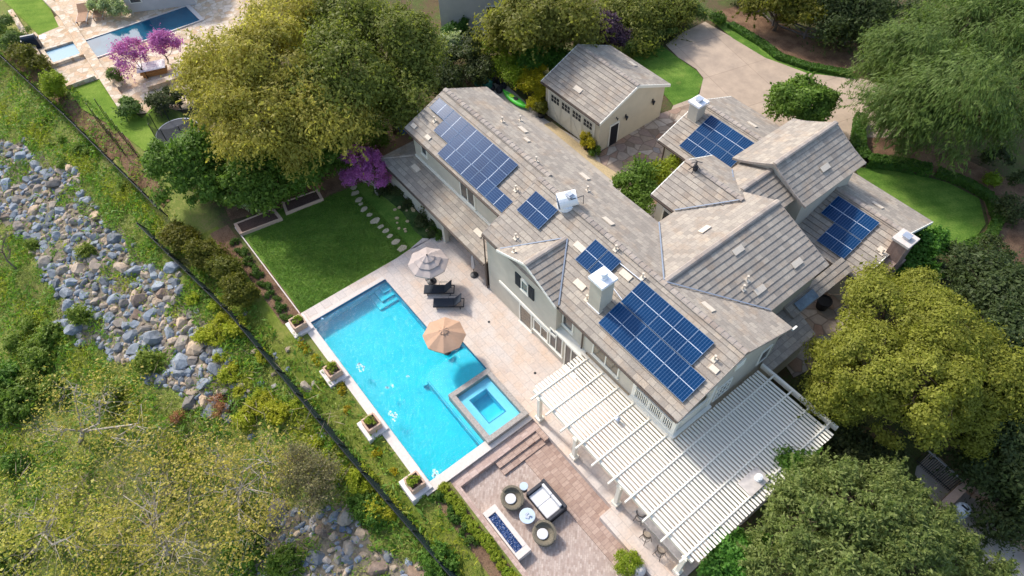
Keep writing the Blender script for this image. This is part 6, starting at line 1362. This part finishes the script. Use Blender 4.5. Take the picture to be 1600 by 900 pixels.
def weedy(u, v): return math.sin(u * .055 + v * .021 + 1) + math.sin(u * .031 - v * .067) + .7 * math.sin(u * .12 + v * .1 + 2)
rr = random.Random(5); cand = []; placed = []
def try_rocks(P, n, lo, hi, box, pal):
    k = 0; tries = 0
    while k < n and tries < n * 60:
        tries += 1; u, v = rr.uniform(box[0], box[1]), rr.uniform(box[2], box[3])
        if not in_poly(u, v, P) or weedy(u, v) > 1.25 + rr.gauss(0, .25): continue
        s = (lo + (hi - lo) * rr.random() ** 2.0) * .98; p = att(u, v)
        if any((p[0] - q[0]) ** 2 + (p[1] - q[1]) ** 2 < (.40 * (s + q[2])) ** 2 for q in placed): continue
        placed.append((p[0], p[1], s)); cand.append((p, s, rr.choices(('blue_rock', 'tan_rock', 'rust_rock', 'brown_rock'), pal)[0])); k += 1
for p_, s_, c_ in ((att(434, 800, .3), 1.5, 'brown_rock'), (att(545, 800, .3), 1.35, 'brown_rock'), (att(492, 868, .2), .9, 'blue_rock'), (att(652, 896, .2), 1.3, 'rust_rock'), (att(222, 468), 1.3, 'rust_rock'), (att(243, 527), 1.6, 'blue_rock'), (att(180, 468), 1.3, 'blue_rock'), (att(606, 869), .75, 'blue_rock'), (att(480, 605), .8, 'brown_rock')):
    placed.append((p_[0], p_[1], s_)); cand.append((p_, s_, c_))
try_rocks(RIP, 190, .75, 1.35, (-40, 390, 205, 655), (.66, .2, .02, .12)); try_rocks(RIP, 520, .42, .8, (-40, 390, 205, 655), (.52, .26, .03, .19)); try_rocks(RIP2, 60, .4, 1.1, (390, 670, 790, 930), (.4, .2, .15, .25))
try_rocks([(60, 300), (480, 500), (560, 780), (380, 700), (330, 560), (60, 250)], 30, .35, .7, (60, 560, 250, 780), (.4, .4, .05, .15))
cand.sort(key=lambda c: -c[1]); names = {'blue_rock': ('blue grey riprap boulder lying on the slope below the fence', 'blue grey boulders on the slope'), 'tan_rock': ('pale tan riprap boulder lying on the slope below the fence', 'pale tan boulders on the slope'), 'rust_rock': ('rust orange riprap boulder lying on the slope below the fence', 'rust coloured boulders on the slope'), 'brown_rock': ('brown grey riprap boulder lying on the slope below the fence', 'brown grey boulders on the slope')}
for p, s, m_ in cand[:300]:
    o = bpy.data.objects.new('boulder', rr.choice(RMM[m_])); COL.objects.link(o); o.location = (p[0], p[1], p[2] + s * .02); o.rotation_euler = (rr.uniform(-.4, .4), rr.uniform(-.4, .4), rr.uniform(0, 6.3)); o.scale = (s, s, s); tag(o, names[m_][0], 'boulder', names[m_][1])
b = B()
rest = [(p, s) for p, s, _ in cand[300:]]
for k in range(1900):
    P = RIP if k < 1600 else RIP2
    u, v = (rr.uniform(-40, 390), rr.uniform(205, 655)) if k < 1600 else (rr.uniform(390, 670), rr.uniform(790, 930))
    if in_poly(u, v, P) and weedy(u, v) < 1.3 + rr.gauss(0, .25): rest.append((att(u, v), rr.uniform(.16, .45)))
for p, s in rest:
    me = rr.choice(RM); a = rr.uniform(0, 6.3); c_, s_ = math.cos(a), math.sin(a); i = len(b.v)
    for vv in me.vertices: x, y, z = vv.co; b.v.append((p[0] + s * (x * c_ - y * s_), p[1] + s * (x * s_ + y * c_), p[2] + s * (z + .1)))
    for f in me.polygons: b.f.append(tuple(i + q for q in f.vertices)); b.uv += [(0, 0)] * len(f.vertices)
nm = N('rubble'); g_ = nm.n('NewGeometry'); nm.col(nm.mix(1., nm.ramp(g_.outputs['Random Per Island'], [(0, L(104, 114, 128)), (.4, L(150, 156, 164)), (.7, L(184, 164, 140)), (1, L(120, 108, 96))]), nm.ramp(nm.noise(nm.pos(), 4, 5), [(.3, (.7, .7, .7, 1)), (.7, (1.2, 1.2, 1.2, 1))]), 'MULTIPLY')); nm.rough(.95, .15); MAT['rubble'] = nm.m
o = b.build('rubble', 'rubble'); o['kind'] = 'stuff'

# ------------------------------------------------------------------ wild growth on the slope
rng = np.random.default_rng(77); n = 330000
x = rng.uniform(-62, 34, n); t_ = -rng.random(n) ** 1.3 * 26 + 2.2; y = fence_y(x) + t_
uvp = (M @ (np.stack([x, y, ground(x, y)], 0) - CAM[:, None])); U = uvp[0] / uvp[2] * F_PX + 800; V_ = uvp[1] / uvp[2] * F_PX + 450
ok = (U > -60) & (U < 860) & (V_ > -40) & (V_ < 960)
ins = in_polys(U, V_, RIP) | in_polys(U, V_, RIP2); wd_ = np.sin(U * .055 + V_ * .021 + 1) + np.sin(U * .031 - V_ * .067) + .7 * np.sin(U * .12 + V_ * .1 + 2); ok &= ~(ins & (rng.random(n) < np.where(wd_ > 1.1, .2, .9)))
den = wob(x * 1.7, y * 1.7) + rng.normal(0, .55, n); ok &= den > -.75
ok &= ~((t_ > .2) & (rng.random(n) < .75))
ok &= ~((x > -1.4) & (x < 30) & (y > np.where(x < 15.8, -6.9, -6.5)))
ok &= ~((t_ > .6) & (x > -19) & (x < 0) & (t_ > 1.3))
x, y = x[ok], y[ok]; n = len(x); P = np.stack([x, y, ground(x, y) + .1], -1)
patch = wob(x * 2.3 + 5, y * 2.3) + .6 * wob(x * 5.1, y * 5.1 + 3) + rng.normal(0, .45, n)
for nm_, lo, hi, l_, w_ in (('grass_blade', -9, -.35, .2, .05), ('green_blade', -.35, .55, .3, .09), ('lime_blade', .55, 9, .26, .075)):
    k = (patch >= lo) & (patch < hi); m_ = int(k.sum()); hgt = rng.random((m_, 1)) ** 1.5 * (.35 if nm_ != 'grass_blade' else .15)
    V4 = leaves(rng, P[k] + np.array([0, 0, 1.]) * hgt, unit(rng.normal(0, .55, (m_, 3)) + [0, 0, .8]), l_, w_, spread=.5)
    o = bpy.data.objects.new('wild_grass', quads_mesh('wild_grass', V4, nm_)); COL.objects.link(o); o['kind'] = 'stuff'
w1 = shrub_proto('weed_bush', 'weed_leaf', 1500, .55, .17, .09, .8, .42, 34, 90, -.2, .85); w2 = shrub_proto('weed_bush', 'weed_yellow', 1300, .5, .15, .08, .8, .42, 30, 91, -.2, .85); w3 = shrub_proto('dark_bush', 'lush_leaf', 2000, .6, .17, .1, .8, .4, 36, 92, -.2, .85); w4 = shrub_proto('dry_bush', 'rust_leaf', 1500, .5, .13, .06, .8, .4, 30, 93, -.2, .85)
used = [0, 0, 0, 0]
def weeds(k, proto, lst, label, group, lo=.7, hi=1.5):
    for u, v in lst:
        p = att(u, v); place(proto, used[k] > 0, (p[0], p[1], p[2] - .05), rr.uniform(0, 6), rr.uniform(lo, hi), label, group); used[k] += 1
sc_ = lambda n, P, bx: [q for q in ((rr.uniform(*bx[0]), rr.uniform(*bx[1])) for _ in range(n * 6)) if in_poly(*q, P)][:n]
west = [(-10, 440), (90, 520), (200, 600), (300, 640), (360, 700), (200, 640), (-10, 640)]
weeds(0, w1, sc_(15, west, ((-10, 360), (430, 700))) + [(55, 385), (138, 400), (130, 495), (235, 570)], 'mid green weed bush among the grass west of the boulders', 'mid green weed bushes on the slope')
strip = [(240, 360), (300, 440), (420, 560), (560, 730), (640, 820), (500, 760), (430, 690), (400, 640), (330, 520)]
weeds(1, w2, sc_(20, strip, ((240, 640), (360, 820))) + [(345, 560), (360, 590), (320, 530), (375, 615), (400, 640), (420, 625), (385, 660), (440, 650)], 'bright yellow green weed bush between the boulders and the mesh fence', 'yellow green weed bushes by the fence', .6, 1.2)
weeds(2, w3, [(390, 860), (10, 630), (8, 600), (35, 640), (565, 790), (588, 800), (450, 880), (690, 880), (25, 725), (5, 840), (20, 870)], 'dark green bush in the rough ground below the fence', 'dark green bushes on the rough ground', .8, 1.6)
weeds(3, w4, [(278, 655), (345, 628), (352, 640)], 'rust brown dry bush at the lower end of the boulders', 'rust brown dry bushes', .6, .8)
yel = [(-60, 120), (0, 110), (120, 215), (230, 320), (300, 440), (200, 350), (120, 280), (0, 200)]
weeds(0, w1, sc_(10, yel, ((-20, 300), (100, 440))), 'low green weed clump on the grassy bank under the dark fence', 'weed clumps on the grassy bank', .4, .8)

# ------------------------------------------------------------------ thin spring trees on the slope
def sparse_tree(label, u, v, H_, R, nleaf, leafm, seed, twigm='pale_bark', lean=(0, 0), depth_=4, r0=.13, kids=3, ln=.19, wd=.15, name='sparse_tree', upk=.55):
    rng = np.random.default_rng(seed); p = att(u, v); base = np.array([p[0], p[1], p[2] - .1]); t = thing(name, label, 'tree', base); b = B(); tips = []
    def grow(p, d, ln_, r, k):
        m = p + d * ln_ * .5 + rng.normal(0, .06 * ln_, 3); e = p + d * ln_ + rng.normal(0, .05 * ln_, 3)
        b.tube([p, m, e], [r, r * .82, r * .62], 5 if r > .03 else 3, cap=False)
        if k <= 1: tips.append((p, e))
        if k == 0: return
        for i in range(kids if k < depth_ else kids + 1):
            a = unit(d * .75 + rng.normal(0, 1, 3) * .62 + np.array([0, 0, upk * .35])); a[2] = a[2] * .75 + .05
            grow(p + (e - p) * rng.uniform(.55, 1.0), unit(a), ln_ * rng.uniform(.6, .85), r * .58, k - 1)
    d0 = unit(np.array([lean[0], lean[1], 1.])); grow(base, d0, H_ * .42, r0, depth_)
    b.build('branches', twigm, t)
    i = rng.choice(len(tips), nleaf); A = np.array([q[0] for q in tips])[i]; E = np.array([q[1] for q in tips])[i]
    P = A + (E - A) * rng.uniform(.1, 1.15, (nleaf, 1)) + rng.normal(0, .12, (nleaf, 3)); V4 = leaves(rng, P, rng.normal(0, .5, (nleaf, 3)) + [0, 0, .8], ln, wd, spread=.5)
    o = bpy.data.objects.new('crown', quads_mesh('crown', V4 - base, leafm)); COL.objects.link(o); o.parent = t
def thin_tree(label, lob, n, seed, base, r=.15):
    tree('sparse_tree', label, 'tree', lob, 'sparse_leaf', int(n * .95), .2, .15, .8, int(len(lob) * 60), 'pale_bark', r, None, seed, zmin=-.3, base=att(*base) - [0, 0, .1], bare=1, rz=.55, spread=.6)
thin_tree('thin pale trunked tree with sparse yellow leaves, nearest the boulders', [(170, 630, 66, 4.2), (120, 600, 50, 3.6), (215, 690, 60, 3.6), (80, 670, 50, 3)], 1300, 301, (124, 690))
thin_tree('thin yellow leafed tree spreading low in the corner of the slope', [(40, 800, 80, 3.4), (110, 840, 80, 3.8), (30, 880, 70, 3), (100, 760, 60, 3)], 2600, 302, (72, 838))
thin_tree('broad thin yellow leafed tree with bent white limbs on the rough ground', [(230, 780, 90, 4.4), (190, 850, 80, 4), (290, 850, 90, 4.2), (300, 750, 60, 3.6), (240, 890, 80, 3.6)], 3800, 303, (262, 868))
thin_tree('thin yellow leafed tree beside the grey bare thicket', [(380, 760, 76, 3.6), (340, 710, 60, 3.2), (420, 720, 50, 3), (390, 830, 60, 3)], 2000, 304, (372, 790))
sparse_tree('grey twiggy thicket with few dry leaves against the mesh fence', 485, 770, 4.2, 3, 9000, 'dry_leaf', 305, 'grey_twig', r0=.08, kids=5, ln=.1, wd=.06, name='bare_thicket')
sparse_tree('small bare grey tree standing at the edge of the boulders', 26, 420, 5.0, 3, 150, 'dry_leaf', 306, 'grey_twig', r0=.09, kids=3, name='bare_tree', lean=(-.2, -.1))

rng = np.random.default_rng(9); n = 7000; u_ = rng.normal(250, 150, n); v_ = rng.normal(800, 75, n); k = (u_ > -40) & (u_ < 560) & (v_ > 600) & (v_ < 960); u_, v_ = u_[k][:4200], v_[k][:4200]
P = np.array([at(u, v, -4.0) for u, v in zip(u_, v_)]); P[:, 2] = ground(P[:, 0], P[:, 1]) + rng.random(len(P)) ** 2 * 2.2 + .1
V4 = leaves(rng, P, unit(rng.normal(0, .5, (len(P), 3)) + [0, 0, .8]), .85, .03, spread=.6)
o = bpy.data.objects.new('dry_twigs', quads_mesh('dry_twigs', V4, 'twig')); COL.objects.link(o); o['kind'] = 'stuff'

def blades(name, x0, x1, y0, y1, n, mat, z):
    x, y = rng.uniform(x0, x1, n), rng.uniform(y0, y1, n); P = np.stack([x, y, z(x, y)], -1)
    o = bpy.data.objects.new(name, quads_mesh(name, leaves(rng, P, unit(rng.normal(0, .6, (n, 3)) + [0, 0, .7]), .13, .03, spread=.5), mat)); COL.objects.link(o); o['kind'] = 'stuff'
blades('lawn_blades', -10.4, -1.25, -6.2, 3.2, 42000, 'lawn_blade', lambda x, y: -.02 + .03 * rng.random(len(x)))
# ------------------------------------------------------------------ light, sky, camera
AZ, EL = math.radians(6.0), math.radians(41.0)
sun = bpy.data.lights.new('sun', 'SUN'); sun.energy = 2.0; sun.angle = math.radians(5.0); sun.color = (1, .96, .90)
so = bpy.data.objects.new('sun', sun); COL.objects.link(so)
so.rotation_euler = Vector((math.cos(AZ) * math.cos(EL), math.sin(AZ) * math.cos(EL), -math.sin(EL))).to_track_quat('-Z', 'Y').to_euler()
w = bpy.data.worlds.new('World'); SC.world = w; w.use_nodes = True; nt = w.node_tree; nt.nodes.clear()
sky = nt.nodes.new('ShaderNodeTexSky'); sky.sky_type = 'NISHITA'; sky.sun_disc = False; sky.sun_elevation = EL
# the sun stands opposite to the direction its light travels; the sky's rotation is counted from +y, clockwise
sx_, sy_ = -math.cos(AZ), -math.sin(AZ); sky.sun_rotation = math.atan2(sx_, sy_)
sky.altitude = 200; sky.air_density = 1.0; sky.dust_density = 2.5; sky.ozone_density = .6
bg = nt.nodes.new('ShaderNodeBackground'); bg.inputs['Strength'].default_value = .15; ou = nt.nodes.new('ShaderNodeOutputWorld')
nt.links.new(sky.outputs[0], bg.inputs[0]); nt.links.new(bg.outputs[0], ou.inputs[0])
cd = bpy.data.cameras.new('camera'); cd.sensor_width = 36; cd.lens = F_PX / 1600 * 36; cd.clip_end = 600; cd.clip_start = .5
co = bpy.data.objects.new('camera', cd); COL.objects.link(co)
R3 = Matrix(((M[0][0], -M[1][0], -M[2][0]), (M[0][1], -M[1][1], -M[2][1]), (M[0][2], -M[1][2], -M[2][2]))).to_4x4(); R3.translation = Vector(CAM); co.matrix_world = R3
SC.camera = co
SC.render.engine = 'CYCLES'
vs_ = SC.view_settings; vs_.view_transform = 'Standard'; vs_.look = 'None'; vs_.exposure = .98; vs_.gamma = 1; vs_.use_curve_mapping = False
SC.cycles.max_bounces = 8; SC.cycles.transparent_max_bounces = 16; SC.cycles.use_denoising = True
